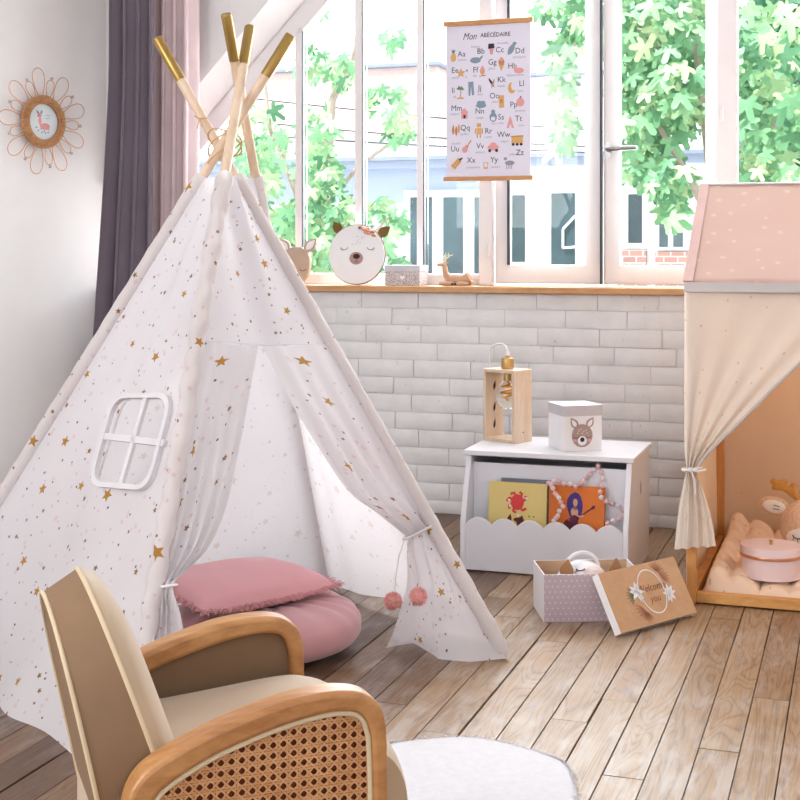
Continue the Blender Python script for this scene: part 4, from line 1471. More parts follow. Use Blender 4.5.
# little pictures
pol(ell(105, 214, 13, 19), OC); [pol(leafshape(105, 198, 105 + d, 178, 3), GN, 2) for d in (-9, 0, 9)]
pol(ell(208, 230, 25, 13), BL); pol(leafshape(228, 226, 243, 210, 5), BL, 2)
pol([(268, 162), (294, 162), (296, 182), (266, 184)], DK); pol([(272, 184), (292, 184), (288, 208), (276, 208)], PK)
pol(leafshape(358, 214, 392, 160, 13), BL); pol(ell(388, 166, 9, 7), BL, 2)
star5 = lambda cx, cy, r: [(cx + (r if i % 2 == 0 else r * .45) * math.sin(PI * i / 5), cy - (r if i % 2 == 0 else r * .45) * math.cos(PI * i / 5)) for i in range(10)]
pol(star5(140, 282, 23), OC); pol(ell(168, 272, 5, 5), GR); pol(ell(164, 300, 4, 3), PK)
pol(leafshape(240, 296, 240, 252, 12), PK); pol(leafshape(240, 294, 240, 270, 7), OC, 2); pol([(226, 297), (256, 294), (256, 298), (226, 301)], TN, 2)
pol([(314, 250), (342, 250), (328, 282)], OC); pol(ell(328, 242, 14, 14), TN, 2); pol(ell(328, 230, 9, 8), PK, 3)
pol(ell(408, 282, 22, 12), PK); pol(ell(392, 274, 9, 8), PK, 2)
pol([(118, 394), (156, 394), (150, 386), (126, 386)], OC); pol(stroke([(136, 388), (140, 366), (136, 350)], 4)[0] + stroke([(136, 388), (140, 366), (136, 350)], 4)[1][::-1], TN, 2)
for d in ((-18, -2), (-10, -14), (12, -10), (20, 2)): pol(leafshape(137, 350, 137 + d[0], 350 + d[1], 5), GN, 3)
pol([(174, 322), (198, 320), (202, 378), (192, 380), (187, 342), (184, 381), (176, 380)], BL)
pol(leafshape(268, 308, 296, 350, 5), DK); pol(leafshape(296, 312, 280, 356, 4), TN, 2)
pol(ell(376, 354, 18, 24), OC); pol(ell(386, 346, 14, 19), 0, 2)
pol([(136, 452), (176, 452), (156, 432)], PK, 2); pol([(142, 452), (172, 452), (172, 478), (142, 478)], PK); pol([(152, 462), (162, 462), (162, 478), (152, 478)], DK, 2)
pol(ell(234, 424, 24, 11), BL); pol(ell(226, 414, 12, 10), BL, 2); pol(ell(242, 413, 12, 9), BL, 3)
pol([(314, 384), (340, 384), (340, 436), (318, 438)], OC); pol(ell(328, 408, 7, 10), TN, 2)
pol(ell(414, 416, 18, 19), PK); pol(leafshape(412, 400, 420, 388, 4), GN, 2)
pol(ell(290, 476, 17, 20), BL); pol(ell(290, 452, 9, 9), BL, 2); pol(ell(290, 482, 10, 9), 0, 3)
pol([(352, 524), (358, 500), (368, 470), (378, 500), (386, 524), (376, 524), (369, 506), (362, 524)], PK)
pol(leafshape(104, 548, 104, 500, 6), TN); pol(leafshape(118, 552, 118, 506, 6), TN); pol(leafshape(131, 540, 131, 498, 6), OC)
pol([(212, 520), (236, 520), (236, 548), (212, 548)], OC); pol([(214, 500), (234, 500), (234, 517), (214, 517)], OC); pol([(206, 522), (210, 522), (210, 544), (206, 544)], TN); pol([(238, 522), (242, 522), (242, 544), (238, 544)], TN); pol([(215, 549), (220, 549), (220, 562), (215, 562)], TN); pol([(228, 549), (233, 549), (233, 562), (228, 562)], TN)
pol(ell(158, 612, 13, 13), PK); pol(ell(166, 600, 9, 9), PK, 2); pol([(166, 598), (186, 570), (190, 573), (170, 601)], TN, 3)
pol(ell(290, 604, 26, 13), PK); pol(ell(290, 594, 15, 11), PK, 2); pol(ell(274, 618, 7, 7), DK, 3); pol(ell(306, 618, 7, 7), DK, 3)
pol([(374, 562), (426, 560), (426, 588), (374, 590)], OC); [pol(ell(x, 594, 7, 6), DK, 2) for x in (382, 400, 418)]; pol([(372, 558), (428, 556), (428, 562), (372, 564)], TN, 2)
pol([(92, 680), (126, 646), (140, 664), (112, 696)], OC); [pol([(100 + i * 9, 676 - i * 9), (104 + i * 9, 672 - i * 9), (120 + i * 7, 690 - i * 9), (116 + i * 7, 693 - i * 9)], TN, 2) for i in range(4)]; pol([(130, 652), (146, 644), (148, 650), (134, 660)], DK, 3)
pol([(244, 668), (268, 668), (265, 696), (247, 696)], OC); pol([(248, 672), (264, 672), (262, 688), (250, 688)], 0, 2)
pol(ell(366, 672, 22, 10), GR); pol(ell(346, 654, 8, 7), GR, 2); [pol([(350 + i * 8, 680), (353 + i * 8, 680), (352 + i * 8, 698), (349 + i * 8, 698)], GR, 2) for i in range(4)]
grey_print = plain('grey print', rgb(150, 150, 162), 0.8)
tan_print = plain('tan print', rgb(196, 140, 96), 0.8)
green_print = plain('green print', rgb(110, 134, 118), 0.8)
m.build('printed_sheet', [lilac, ink, grey_print, pink_print, gold_print, blue_print, tan_print, green_print], poster, recalc=False)
for nm, zz in (('rod', pzt), ('rod', pzb)):
    m = MB()
    m.wbox(pu0 - 0.011, pu1 + 0.011, PV - 0.008, PV + 0.009, zz - 0.004, zz + 0.016 - (0.002 if zz == pzb else 0))
    m.build(nm, [oak], poster, bevel=0.002)
# ------------------------------------------------------------------ things on the sill
def SW(x, v): return U(x, v)
def face_frame(x, v, z=SZ): return W(U(x, v), v, z)
# round bear face
bz = SZ
bear = thing('bear_ornament', 'round white bear face with brown ears and a flower crown standing on the sill', 'decoration', face_frame(357, -0.03))
bc = face_frame(357, -0.045) + EZ * 0.1255
BRr = 0.122
fx, fy = WU, (EZ - WN * 0.06).normalized()
fnn = fx.cross(fy)                           # towards the room? checked below
sg = 1 if fnn.dot(WN) > 0 else -1
Bf = lambda n: bc + fnn * (sg * n)
m = MB()
m.prism(ell(0, 0, BRr - 0.001, BRr - 0.001, 56), Bf(-0.012), fx, fy, sg * 0.020, 0)
FO_ = Bf(0.0082)
def bf(poly, mt, k=1): m.flat(poly, FO_, fx, fy, sg * 0.0004 * k, mt)
bf(ell(0.000, -0.016, 0.030, 0.026), 1, 1)
bf(ell(0.001, -0.008, 0.0155, 0.0105), 2, 2)
pen(m, [(0.001, -0.016), (0.001, -0.030)], 0.002, FO_, fx, fy, sg * 0.001, 2)
pen(m, [(-0.009, -0.029), (-0.004, -0.033), (0.001, -0.030), (0.006, -0.033), (0.011, -0.029)], 0.002, FO_, fx, fy, sg * 0.001, 2)
for cx in (-0.053, 0.062):
    pen(m, [(cx + 0.015 * math.cos(t), 0.030 - 0.011 * math.sin(t)) for t in [PI * i / 10 for i in range(11)]], 0.0022, FO_, fx, fy, sg * 0.001, 2)
    for d in (0.5, 0.85, 1.2) if cx > 0 else (1.9, 2.25, 2.6):
        pen(m, [(cx + 0.015 * math.cos(d), 0.030 - 0.011 * math.sin(d)), (cx + 0.021 * math.cos(d), 0.030 - 0.018 * math.sin(d))], 0.0016, FO_, fx, fy, sg * 0.001, 2)
rr = random.Random(2)
for _ in range(26): bf(ell(rr.uniform(-0.02, 0.036), rr.uniform(0.040, 0.075), 0.0013, 0.0013, 6), 3, 1)
m.build('face', [white_card, plain('taupe felt', rgb(178, 146, 140), 0.8), plain('dark brown felt', rgb(62, 34, 30), 0.8), brown_print], bear)
m = MB()
m.tube([bc + fx * (BRr * math.cos(t)) + fy * (BRr * math.sin(t)) + fnn * (sg * -0.002) for t in [2 * PI * i / 64 for i in range(64)]], 0.0032, 8, closed=True)
m.build('rim', [plain('bronze rim', rgb(150, 124, 104), 0.5)], bear)
earm = plain('moss brown felt', rgb(116, 88, 36), 0.8, var=0.12)
for x0, y0, x1, y1 in ((-0.074, 0.088, -0.110, 0.137), (0.088, 0.074, 0.140, 0.116)):
    m = MB()
    m.prism(leafshape(x0, y0, x1, y1, 0.021, 12), Bf(-0.010), fx, fy, sg * 0.006)
    m.build('ear', [earm], bear, bevel=0.001)
m = MB()
petal = plain('blush flower', rgb(226, 170, 156), 0.8)
for cx, cy, r in ((0.050, 0.096, 0.017),):
    for i in range(5):
        a = 2 * PI * i / 5
        m.ball(Bf(0.012) + fx * (cx + r * 0.6 * math.cos(a)) + fy * (cy + r * 0.6 * math.sin(a)), (r * 0.6, r * 0.6, r * 0.4), 10, 6)
    m.ball(Bf(0.018) + fx * cx + fy * cy, r * 0.4, 8, 6, 1)
for cx, cy, r, mt in ((0.014, 0.110, 0.007, 2), (0.026, 0.108, 0.008, 0), (0.074, 0.080, 0.008, 1), (0.034, 0.100, 0.006, 1)):
    m.ball(Bf(0.012) + fx * cx + fy * cy, r, 10, 6, mt)
for x0, y0, x1, y1 in ((0.010, 0.106, 0.022, 0.118), (0.066, 0.088, 0.080, 0.092), (0.070, 0.078, 0.086, 0.074)):
    m.prism(leafshape(x0, y0, x1, y1, 0.004), Bf(0.010), fx, fy, sg * 0.002, 2)
m.build('flower_crown', [petal, plain('flower heart', rgb(214, 150, 96), 0.8), plain('sage leaf', rgb(126, 120, 76), 0.8)], bear)
# beige fawn head half hidden by the tent
fawn = thing('fawn_ornament', 'flat beige wooden fawn head with a white ear peeking out behind the tent', 'decoration', face_frame(298, -0.05))
fc = face_frame(297.5, -0.05) + EZ * 0.078
beige = plain('beige wood', rgb(196, 172, 152), 0.7, var=0.06)
m = MB()
Ff = lambda n: fc + WN * n
sw = 1 if WU.cross(EZ).dot(WN) > 0 else -1
head = [(-0.062, 0.03), (-0.050, 0.062), (-0.02, 0.078), (0.02, 0.078), (0.048, 0.060), (0.060, 0.030), (0.058, -0.01), (0.046, -0.046), (0.024, -0.070), (0, -0.078), (-0.024, -0.070), (-0.046, -0.046), (-0.060, -0.01)]
m.prism(head, Ff(-0.012), WU, EZ, sw * 0.024, 0)
for cx in (-0.03, 0.030):
    pen(m, [(cx + 0.014 * math.cos(t), -0.012 - 0.009 * math.sin(t)) for t in [PI * i / 10 for i in range(11)]], 0.0028, Ff(0.0122), WU, EZ, sw * 0.0006, 1)
m.flat(ell(0, -0.05, 0.014, 0.010), Ff(0.0122), WU, EZ, sw * 0.0006, 1)
m.build('head', [beige, ink], fawn, bevel=0.002)
for s in (-1, 1):
    m = MB()
    m.prism(leafshape(s * 0.034, 0.060, s * 0.088, 0.114, 0.024, 12), Ff(-0.006), WU, EZ, sw * 0.012, 0)
    m.prism(leafshape(s * 0.042, 0.068, s * 0.082, 0.108, 0.013, 12), Ff(0.005), WU, EZ, sw * 0.003, 1)
    m.build('ear', [beige, white_card], fawn)
# little speckled box
def speck(name, base, spot, scale, rad, prob=0.9):
    k = NT(name)
    co = k.coords()
    vo = k.n('TexVoronoi'); vo.inputs['Scale'].default_value = scale
    k.l(co, vo.inputs['Vector'])
    d = k.math('LESS_THAN', vo.outputs['Distance'], rad)
    k.l(k.mix(d, base, spot), k.b.inputs['Base Color'])
    k.b.inputs['Roughness'].default_value = 0.7
    return k.m
bu0, bu1 = U(384.5, -0.02), U(420, -0.02)
bu = (bu0 + bu1) / 2
sbox = thing('keepsake_box', 'small grey speckled keepsake box with a plain lid on the window sill', 'box', W(bu, -0.075, SZ))
m = MB()
m.wbox(bu0 + 0.002, bu1 - 0.002, -0.13, -0.021, SZ, SZ + 0.058)
m.flat([(0, -0.006), (0.011, 0.004), (0.008, 0.010), (0.003, 0.010), (0, 0.006), (-0.003, 0.010), (-0.008, 0.010), (-0.011, 0.004)], W(bu, -0.0208, SZ + 0.030), WU, EZ, sw * 0.0004, 1)
m.build('box_body', [speck('grey speckled paper', rgb(206, 200, 204), rgb(140, 120, 122), 190, 0.38), white_card], sbox, bevel=0.001)
m = MB()
m.wbox(bu0, bu1, -0.132, -0.019, SZ + 0.058, SZ + 0.082)
m.build('lid', [plain('soft grey paper', rgb(206, 206, 216), 0.7)], sbox, bevel=0.0015)
# reclining wooden reindeer
rein = thing('reindeer_figurine', 'small sandy reindeer figurine lying down on the sill with white antlers', 'figurine', face_frame(455, -0.05))
rc = face_frame(455, -0.05)
def RW(x, z, n=0): return rc + WU * x + EZ * z + WN * n
sand = plain('sandy wood', rgb(202, 164, 136), 0.75, var=0.08)
m = MB()
def skin_blob(name, chain, parent, mat, sub=2):
    me = bpy.data.meshes.new(name)
    o = bpy.data.objects.new(name, me)
    inv = ROOT.get(parent.name)
    vs = [inv @ Vector(p) for p, r in chain[0]]
    me.from_pydata([tuple(v) for v in vs], chain[1], [])
    me.materials.append(mat)
    COL.objects.link(o)
    o.parent = parent
    ROOT[o.name] = inv
    md = o.modifiers.new('skin', 'SKIN')
    md.use_smooth_shade = True
    if not me.skin_vertices: me.skin_vertices.new()
    for i, (p, r) in enumerate(chain[0]):
        me.skin_vertices[0].data[i].radius = r if isinstance(r, tuple) else (r, r)
        me.skin_vertices[0].data[i].use_root = (i == 0)
    s = o.modifiers.new('subsurf', 'SUBSURF')
    s.levels = s.render_levels = sub
    return o
skin_blob('body', ([(RW(0.045, 0.024), 0.021), (RW(0.012, 0.026), 0.024), (RW(-0.026, 0.026), 0.022), (RW(-0.042, 0.052), 0.013), (RW(-0.043, 0.082), 0.013), (RW(-0.058, 0.086), 0.010), (RW(-0.076, 0.082), 0.006),
                       (RW(0.060, 0.034), 0.005)], [(0, 1), (1, 2), (2, 3), (3, 4), (4, 5), (5, 6), (0, 7)]), rein, sand)
m = MB()
for q, (x0, x1) in enumerate(((-0.058, 0.0), (0.012, 0.062))):
    m.tube([RW(x0, 0.009, 0.022), RW((x0 + x1) / 2, 0.011, 0.027), RW(x1, 0.009, 0.020)], [0.007, 0.0095, 0.007], 10)
    m.tube([RW(x0, 0.009, -0.022), RW((x0 + x1) / 2, 0.011, -0.027), RW(x1, 0.009, -0.020)], [0.007, 0.0095, 0.007], 10)
m.build('folded_legs', [sand], rein)
m = MB()
for s in (-1, 1):
    b = RW(-0.044, 0.094, s * 0.006)
    m.tube([b, b + WU * 0.004 + EZ * 0.014 + WN * s * 0.006, b + WU * 0.016 + EZ * 0.026 + WN * s * 0.012, b + WU * 0.028 + EZ * 0.030 + WN * s * 0.014], 0.0022, 6)
    m.tube([b + WU * 0.004 + EZ * 0.014 + WN * s * 0.006, b - WU * 0.006 + EZ * 0.030 + WN * s * 0.008], 0.0019, 6)
    m.tube([b + WU * 0.012 + EZ * 0.023 + WN * s * 0.010, b + WU * 0.010 + EZ * 0.038 + WN * s * 0.012], 0.0018, 6)
m.build('antlers', [plain('ivory antler', rgb(226, 222, 190), 0.6)], rein)
m = MB()
for s in (-1, 1):
    m.prism(leafshape(0.0, 0.0, 0.013, 0.010, 0.004), RW(-0.040, 0.088, s * 0.010), WU, EZ, 0.003)
m.build('ears', [sand], rein)
m = MB()
m.flat([(-0.010, 0), (-0.010, 0.011), (0, 0.005), (0.010, 0.011), (0.010, 0), (0, 0.003)], RW(0.006, 0.003, 0.0375), WU, EZ, sw * 0.0004, 0)
m.build('maker_mark', [black], rein)

# ------------------------------------------------------------------ toy chest
TO = pz(460, 570, 0)
TB = -WN
TWd, TDp, THt = 0.552, 0.44, 0.385
def T(a, b, z): return TO + WU * a + TB * b + Vector((0, 0, z))
lac = plain('white lacquer blue tinged', rgb(238, 239, 246), 0.3, var=0.01)
chest = thing('toy_chest', 'white toy chest with a scalloped front pocket against the brick wall', 'chest', T(TWd / 2, TDp / 2, 0))
SETB, PKH, LT = 0.075, 0.172, 0.018
prof = [(0, 0), (TDp, 0), (TDp, THt - LT), (SETB, THt - LT), (0.004, PKH), (0, PKH - 0.01)]
for a in (0.0, TWd - 0.018):
    m = MB()
    q = [T(a, b, z) for b, z in prof]
    m.hexa(q, [p + WU * 0.018 for p in q])
    sp = m.build('side_panel', [lac], chest, bevel=0.002)
m = MB()
m.prism(leafshape(0.0, -0.022, 0.0, 0.022, 0.010), T(TWd + 0.0006, 0.245, 0.262), TB, EZ, 0.0008)
m.build('hand_slot', [plain('grip shadow grey', rgb(176, 178, 186), 0.6)], sp)
m = MB()
q = [(0.018, 0.020)]
nsc = 6
top = []
wsc = (TWd - 0.036) / nsc
for i in range(nsc):
    for j in range(0, 13):
        t = j / 12
        top.append((0.018 + wsc * (i + t), PKH - 0.020 + 0.024 * math.sin(PI * t) ** 0.75))
poly = [(0.018, 0.004), (TWd - 0.018, 0.004)] + top[::-1]
m.prism(poly, T(0, 0.016, 0), WU, EZ, 0.016)
m.build('pocket_front', [lac], chest, bevel=0.0015)
m = MB()
m.box(T(TWd / 2, TDp / 2 + 0.02, 0.028), (TWd - 0.037, TDp - 0.09, 0.016), Matrix((WU, TB, EZ)).transposed())
m.box(T(TWd / 2, 0.055, 0.070), (TWd - 0.037, 0.074, 0.014), Matrix((WU, TB, EZ)).transposed())
m.build('shelf', [lac], chest)
m = MB()
q = [T(0.0185, 0.094, 0.03), T(TWd - 0.0185, 0.094, 0.03), T(TWd - 0.0185, 0.108, 0.03), T(0.0185, 0.108, 0.03)]
m.hexa(q, [p + EZ * (THt - LT - 0.025 - 0.03) for p in q])
m.build('inner_panel', [lac], chest)
m = MB()
q = [T(0.0185, TDp - 0.014, 0.02), T(TWd - 0.0185, TDp - 0.014, 0.02), T(TWd - 0.0185, TDp, 0.02), T(0.0185, TDp, 0.02)]
m.hexa(q, [p + EZ * (THt - LT - 0.024) for p in q])
m.build('back_panel', [lac], chest)
m = MB()
q = [T(-0.008, SETB - 0.010, THt - LT + 0.0005), T(TWd + 0.008, SETB - 0.010, THt - LT + 0.0005), T(TWd + 0.008, TDp + 0.004, THt - LT + 0.0005), T(-0.008, TDp + 0.004, THt - LT + 0.0005)]
m.hexa(q, [p + EZ * LT for p in q])
m.build('chest_lid', [lac], chest, bevel=0.003)
# books in the pocket
def book(name, label, x0, x1, ytop, b0, th, cov, hgt, tilt, art=None, group=None):
    a0 = ((x0 - 460) / (627 - 460)) * TWd + 0.002
    a1 = ((x1 - 460) / (627 - 460)) * TWd + 0.002
    z0 = 0.0775
    up = (EZ + TB * tilt).normalized()
    nrm_ = WU.cross(up)                       # faces the room
    if nrm_.dot(WN) < 0: nrm_ = -nrm_
    o = T((a0 + a1) / 2, b0, z0)
    b = thing(name, label, 'book', o, 0, group)
    w = a1 - a0
    m = MB()
    sgn = 1 if WU.cross(up).dot(nrm_) > 0 else -1
    m.prism([(-w / 2 + 0.003, 0.003), (w / 2 - 0.001, 0.003), (w / 2 - 0.001, hgt - 0.003), (-w / 2 + 0.003, hgt - 0.003)], o - nrm_ * (th - 0.002), WU, up, sgn * (th - 0.004))
    m.build('pages', [white_card], b)
    m = MB()
    m.prism([(-w / 2, 0), (w / 2, 0), (w / 2, hgt), (-w / 2, hgt)], o - nrm_ * 0.0022, WU, up, sgn * 0.0022)
    m.prism([(-w / 2, 0), (w / 2, 0), (w / 2, hgt), (-w / 2, hgt)], o - nrm_ * th, WU, up, sgn * 0.002)
    m.prism([(w / 2 - 0.002, 0), (w / 2, 0), (w / 2, hgt), (w / 2 - 0.002, hgt)], o - nrm_ * (th - 0.001), WU, up, sgn * (th - 0.002))
    mats = [cov]
    if art:
        mats += art(m, o + nrm_ * 0.0003, up, sgn, w, hgt)
    m.build('cover', mats, b)
    return b
def art_red(m, o, up, sg, w, h):
    f = lambda poly, mt, k=1: m.flat(poly, o, WU, up, sg * 0.0003 * k, mt)
    cx, cy = 0.0, h * 0.70
    f(ell(cx, cy, 0.022, 0.026), 1)
    for a in (0.2, 0.9, 1.8, 2.6, 3.4, 4.1, 5.2):
        pen(m, [(cx + 0.016 * math.cos(a), cy + 0.018 * math.sin(a)), (cx + 0.030 * math.cos(a + 0.15), cy + 0.032 * math.sin(a + 0.15)), (cx + 0.036 * math.cos(a + 0.5), cy + 0.034 * math.sin(a + 0.5))], 0.009, o, WU, up, sg * 0.0006, 1)
    for dx, dy in ((-0.028, 0.006), (-0.024, -0.012), (0.030, 0.014), (0.004, -0.042)):
        f(ell(cx + dx, cy + dy, 0.004, 0.0045), 2, 3)
    f(leafshape(-0.030, 0.070, -0.022, 0.108, 0.008), 3); f(leafshape(0.004, 0.070, 0.018, 0.104, 0.012), 3); f(ell(0.006, 0.09, 0.018, 0.007), 3, 2)
    for x in (0.04, 0.055): f(ell(x, h * 0.49, 0.0025, 0.0025, 8), 3)
    return [plain('vermilion print', rgb(226, 66, 66), 0.6), white_card, plain('maroon print', rgb(104, 34, 36), 0.6)]
def art_singer(m, o, up, sg, w, h):
    f = lambda poly, mt, k=1: m.flat(poly, o, WU, up, sg * 0.0003 * k, mt)
    c = h * 0.66
    f(leafshape(-0.006, c + 0.052, -0.020, c - 0.030, 0.020), 1); f(leafshape(-0.004, c + 0.052, 0.014, c - 0.030, 0.016), 1)
    f(ell(-0.003, c + 0.022, 0.020, 0.028), 1, 2)
    f(ell(-0.004, c + 0.018, 0.0075, 0.013), 2, 3)
    f(ell(-0.006, c - 0.012, 0.012, 0.016), 2, 2)
    f(ell(-0.018, c - 0.050, 0.026, 0.018, rot=0.5), 3, 2); f(ell(-0.006, c - 0.034, 0.016, 0.012, rot=0.5), 3, 3)
    pen(m, [(-0.01, c - 0.042), (0.052, c + 0.004)], 0.0045, o, WU, up, sg * 0.0012, 3)
    f(ell(0.055, c + 0.006, 0.007, 0.005, rot=0.7), 3, 3)
    pen(m, [(-0.010, c - 0.016), (0.010, c - 0.026), (0.024, c - 0.022)], 0.005, o, WU, up, sg * 0.0016, 2)
    for dx, dy in ((-0.024, -0.038), (0.002, -0.054)): f(ell(dx, c + dy, 0.004, 0.004), 4, 5)
    return [plain('violet print', rgb(72, 52, 140), 0.6), plain('skin tone print', rgb(232, 176, 146), 0.6), plain('plum print', rgb(92, 38, 66), 0.6), plain('red print', rgb(220, 70, 50), 0.6)]
yellow = plain('straw yellow cover', rgb(232, 210, 134), 0.5, var=0.02)
orange = plain('orange cover', rgb(230, 124, 42), 0.5, var=0.03)
slate = plain('slate cover', rgb(120, 124, 140), 0.5)
book('picture_book', 'straw yellow picture book with a red splash on its cover in the chest pocket', 484, 543, 482, 0.044, 0.018, yellow, 0.209, 0.10, art_red)
book('picture_book', 'orange picture book with a purple haired guitar player under the beads', 545, 600, 484, 0.050, 0.016, orange, 0.208, 0.10, art_singer)
book('picture_book', 'slate grey book sticking up behind the yellow one in the chest pocket', 495, 545.5, 478, 0.066, 0.010, slate, 0.219, 0.09)
# bead garland draped over the orange book
gar = thing('bead_garland', 'garland of pale pink beads draped over the orange book', 'garland', T(0.42, 0.03, 0.26))
def gp(x, y, b): return ray_plane(470 + x / 4.706, 440 + y / 4.706, T(0, b, 0), TB)
bead_pts = [(395, 380, .030), (404, 368, .031), (413, 357, .032), (420, 335, .034), (437, 314, .036), (428, 293, .038), (418, 273, .040), (408, 262, .042), (400, 252, .043), (390, 227, .045),
            (382, 212, .048), (370, 203, .052), (392, 196, .056), (415, 190, .058), (440, 206, .056), (470, 208, .056), (497, 219, .056), (523, 205, .058), (534, 192, .066), (545, 178, .080), (566, 160, .086), (583, 140, .088), (603, 121, .088), (616, 153, .088),
            (622, 184, .080), (618, 215, .048), (613, 244, .046), (618, 271, .044), (640, 290, .060), (668, 300, .080), (695, 311, .084), (722, 330, .084), (746, 330, .084), (746, 346, .078), (722, 358, .07), (700, 371, .060), (673, 380, .050), (648, 393, .040)]
G = [gp(x, y, b) for x, y, b in bead_pts]
m = MB()
m.tube(G, 0.0009, 5)
m.build('string', [rope], gar)
pb = plain('pale pink bead', rgb(238, 198, 200), 0.35, var=0.02)
pb2 = plain('milk white bead', rgb(242, 228, 230), 0.35, var=0.02)
for i, p in enumerate(G):
    m = MB()
    m.ball(p, 0.0082, 12, 8)
    m.build('bead', [pb if i % 3 else pb2], gar)

# ------------------------------------------------------------------ wooden box lamp on the chest
ZL = THt + 0.0007
lc0 = pz(514.6, 444, ZL)
ea, eb = Vector((-0.727, 0.686, 0)), Vector((0.686, 0.727, 0))
LWd, LDp, LH = 0.140, 0.097, 0.250
def Lm(a, b, z): return lc0 + ea * a + eb * b + Vector((0, 0, z))
boxlamp = thing('box_lamp', 'pale wooden open box lamp with a brass socket standing on the chest', 'lamp', Lm(LWd / 2, LDp / 2, 0))
t_ = 0.011
def lbox(mb, a0, a1, b0, b1, z0, z1, mat=0):
    q = [Lm(a0, b0, z0), Lm(a1, b0, z0), Lm(a1, b1, z0), Lm(a0, b1, z0)]
    mb.hexa(q, [p + EZ * (z1 - z0) for p in q], mat)
for nm, (a0, a1), z0, z1 in (('side_board', (0, t_), 0, LH), ('side_board', (LWd - t_, LWd), 0, LH), ('bottom_board', (t_, LWd - t_), 0, t_), ('top_board', (t_, LWd - t_), LH - t_, LH)):
    m = MB()
    lbox(m, a0, a1, 0, LDp, z0, z1)
    if a0 > 0.05:
        for zc in (0.055, 0.115, 0.190):   # small leaf cuts in the board
            m.flat(leafshape(-0.003, -0.018, 0.004, 0.018, 0.006), Lm(a0 - 0.0006, LDp / 2, zc), eb, EZ, 0, 1)
            m.flat(leafshape(0.004, -0.010, -0.008, -0.002, 0.003), Lm(a0 - 0.0008, LDp / 2, zc), eb, EZ, 0, 1)
    if a0 == 0:
        m.flat(ell(0.048, 0.035, 0.004, 0.002), Lm(-0.0006, 0, 0), eb, EZ, 0, 1)
    m.build(nm, [pine_pale, plain('burnt cut', rgb(70, 50, 40), 0.8)], boxlamp, bevel=0.001)
ct = Lm(LWd / 2, LDp / 2, LH)
m = MB()
m.lathe([(0.0, 0.0), (0.021, 0.0), (0.022, 0.003), (0.022, 0.034), (0.020, 0.038), (0.008, 0.039), (0.008, 0.046), (0.0, 0.047)], ct + EZ * 0.0003, 28)
m.build('socket', [brass], boxlamp)
m = MB()
m.lathe([(0.0, 0), (0.006, 0), (0.006, 0.012), (0.003, 0.018), (0, 0.018)], ct + EZ * 0.046, 14)
m.tube([ct + EZ * 0.060, ct + EZ * 0.078 + ea * 0.008, ct + EZ * 0.086 + ea * 0.022, ct + EZ * 0.086 + ea * 0.045, ct + EZ * 0.076 + ea * 0.070, ct + EZ * 0.045 + ea * 0.088 + eb * 0.005, ct + EZ * 0.0 + ea * 0.093 + eb * 0.015, ct + EZ * (-0.10) + ea * 0.086 + eb * 0.045, ct + EZ * (-0.2) + ea * 0.085 + eb * 0.06, ct + EZ * (-0.247) + ea * 0.09 + eb * 0.09], 0.0026, 8)
m.build('cable', [white_card], boxlamp)
m = MB()
m.lathe([(0.014, 0.0), (0.014, -0.03), (0.0, -0.03)], ct - EZ * t_, 20)
m.build('bulb_base', [brass], boxlamp)
def bulb_mat():
    k = NT('clear amber bulb glass')
    k.b.inputs['Base Color'].default_value = (1.0, 0.95, 0.86, 1)
    k.b.inputs['Roughness'].default_value = 0.03
    k.b.inputs['Transmission Weight'].default_value = 1.0
    k.b.inputs['IOR'].default_value = 1.2
    nz = k.noise(k.coords(), 8, 1)
    k.l(k.ramp(nz, [(0.3, (1.0, 0.93, 0.82, 1)), (0.7, (1.0, 0.97, 0.9, 1))]), k.b.inputs['Base Color'])
    return k.m
m = MB()
bo = ct - EZ * (t_ + 0.028)
m.lathe([(0.013, 0.0), (0.024, -0.016), (0.037, -0.036), (0.0425, -0.058), (0.038, -0.080), (0.024, -0.096), (0.0, -0.102)], bo, 28)
m.build('bulb', [bulb_mat()], boxlamp)
m = MB()
fil = [bo - EZ * (0.008 + 0.062 * t) + Vector((0.026 * math.sin(t * 20) * math.sin(PI * min(1, t * 1.1)), 0.026 * math.cos(t * 17) * math.sin(PI * min(1, t * 1.1)), 0)) for t in [i / 60 for i in range(61)]]
m.tube(fil, 0.0036, 6)
m.build('filament', [plain('gold filament', rgb(226, 170, 84), 0.35, 0.5)], boxlamp)

# ------------------------------------------------------------------ white cube box with a fawn face
cc0 = pz(563.8, 452, ZL)
ra = math.radians(16)
ca_, cb_ = Vector((math.cos(ra), math.sin(ra), 0)), Vector((-math.sin(ra), math.cos(ra), 0))
CW, CH = 0.138, 0.150
def Cb(a, b, z): return cc0 + ca_ * a + cb_ * b + Vector((0, 0, z))
cube = thing('fawn_gift_box', 'white cube box with a fawn face and grey lid standing on the chest', 'box', Cb(CW / 2, CW / 2, 0))
m = MB()
q = [Cb(0.002, 0.002, 0), Cb(CW - 0.002, 0.002, 0), Cb(CW - 0.002, CW - 0.002, 0), Cb(0.002, CW - 0.002, 0)]
m.hexa(q, [p + EZ * (CH - 0.034) for p in q], 0)
fo = Cb(CW / 2 - 0.003, 0.0016, 0.055)
f = lambda poly, mt, k=1: m.flat(poly, fo, ca_, EZ, 0.0004 * k, mt)
s0 = 0.0036
f(ell(0, -0.004, 0.037, 0.038, 32), 1, 1)
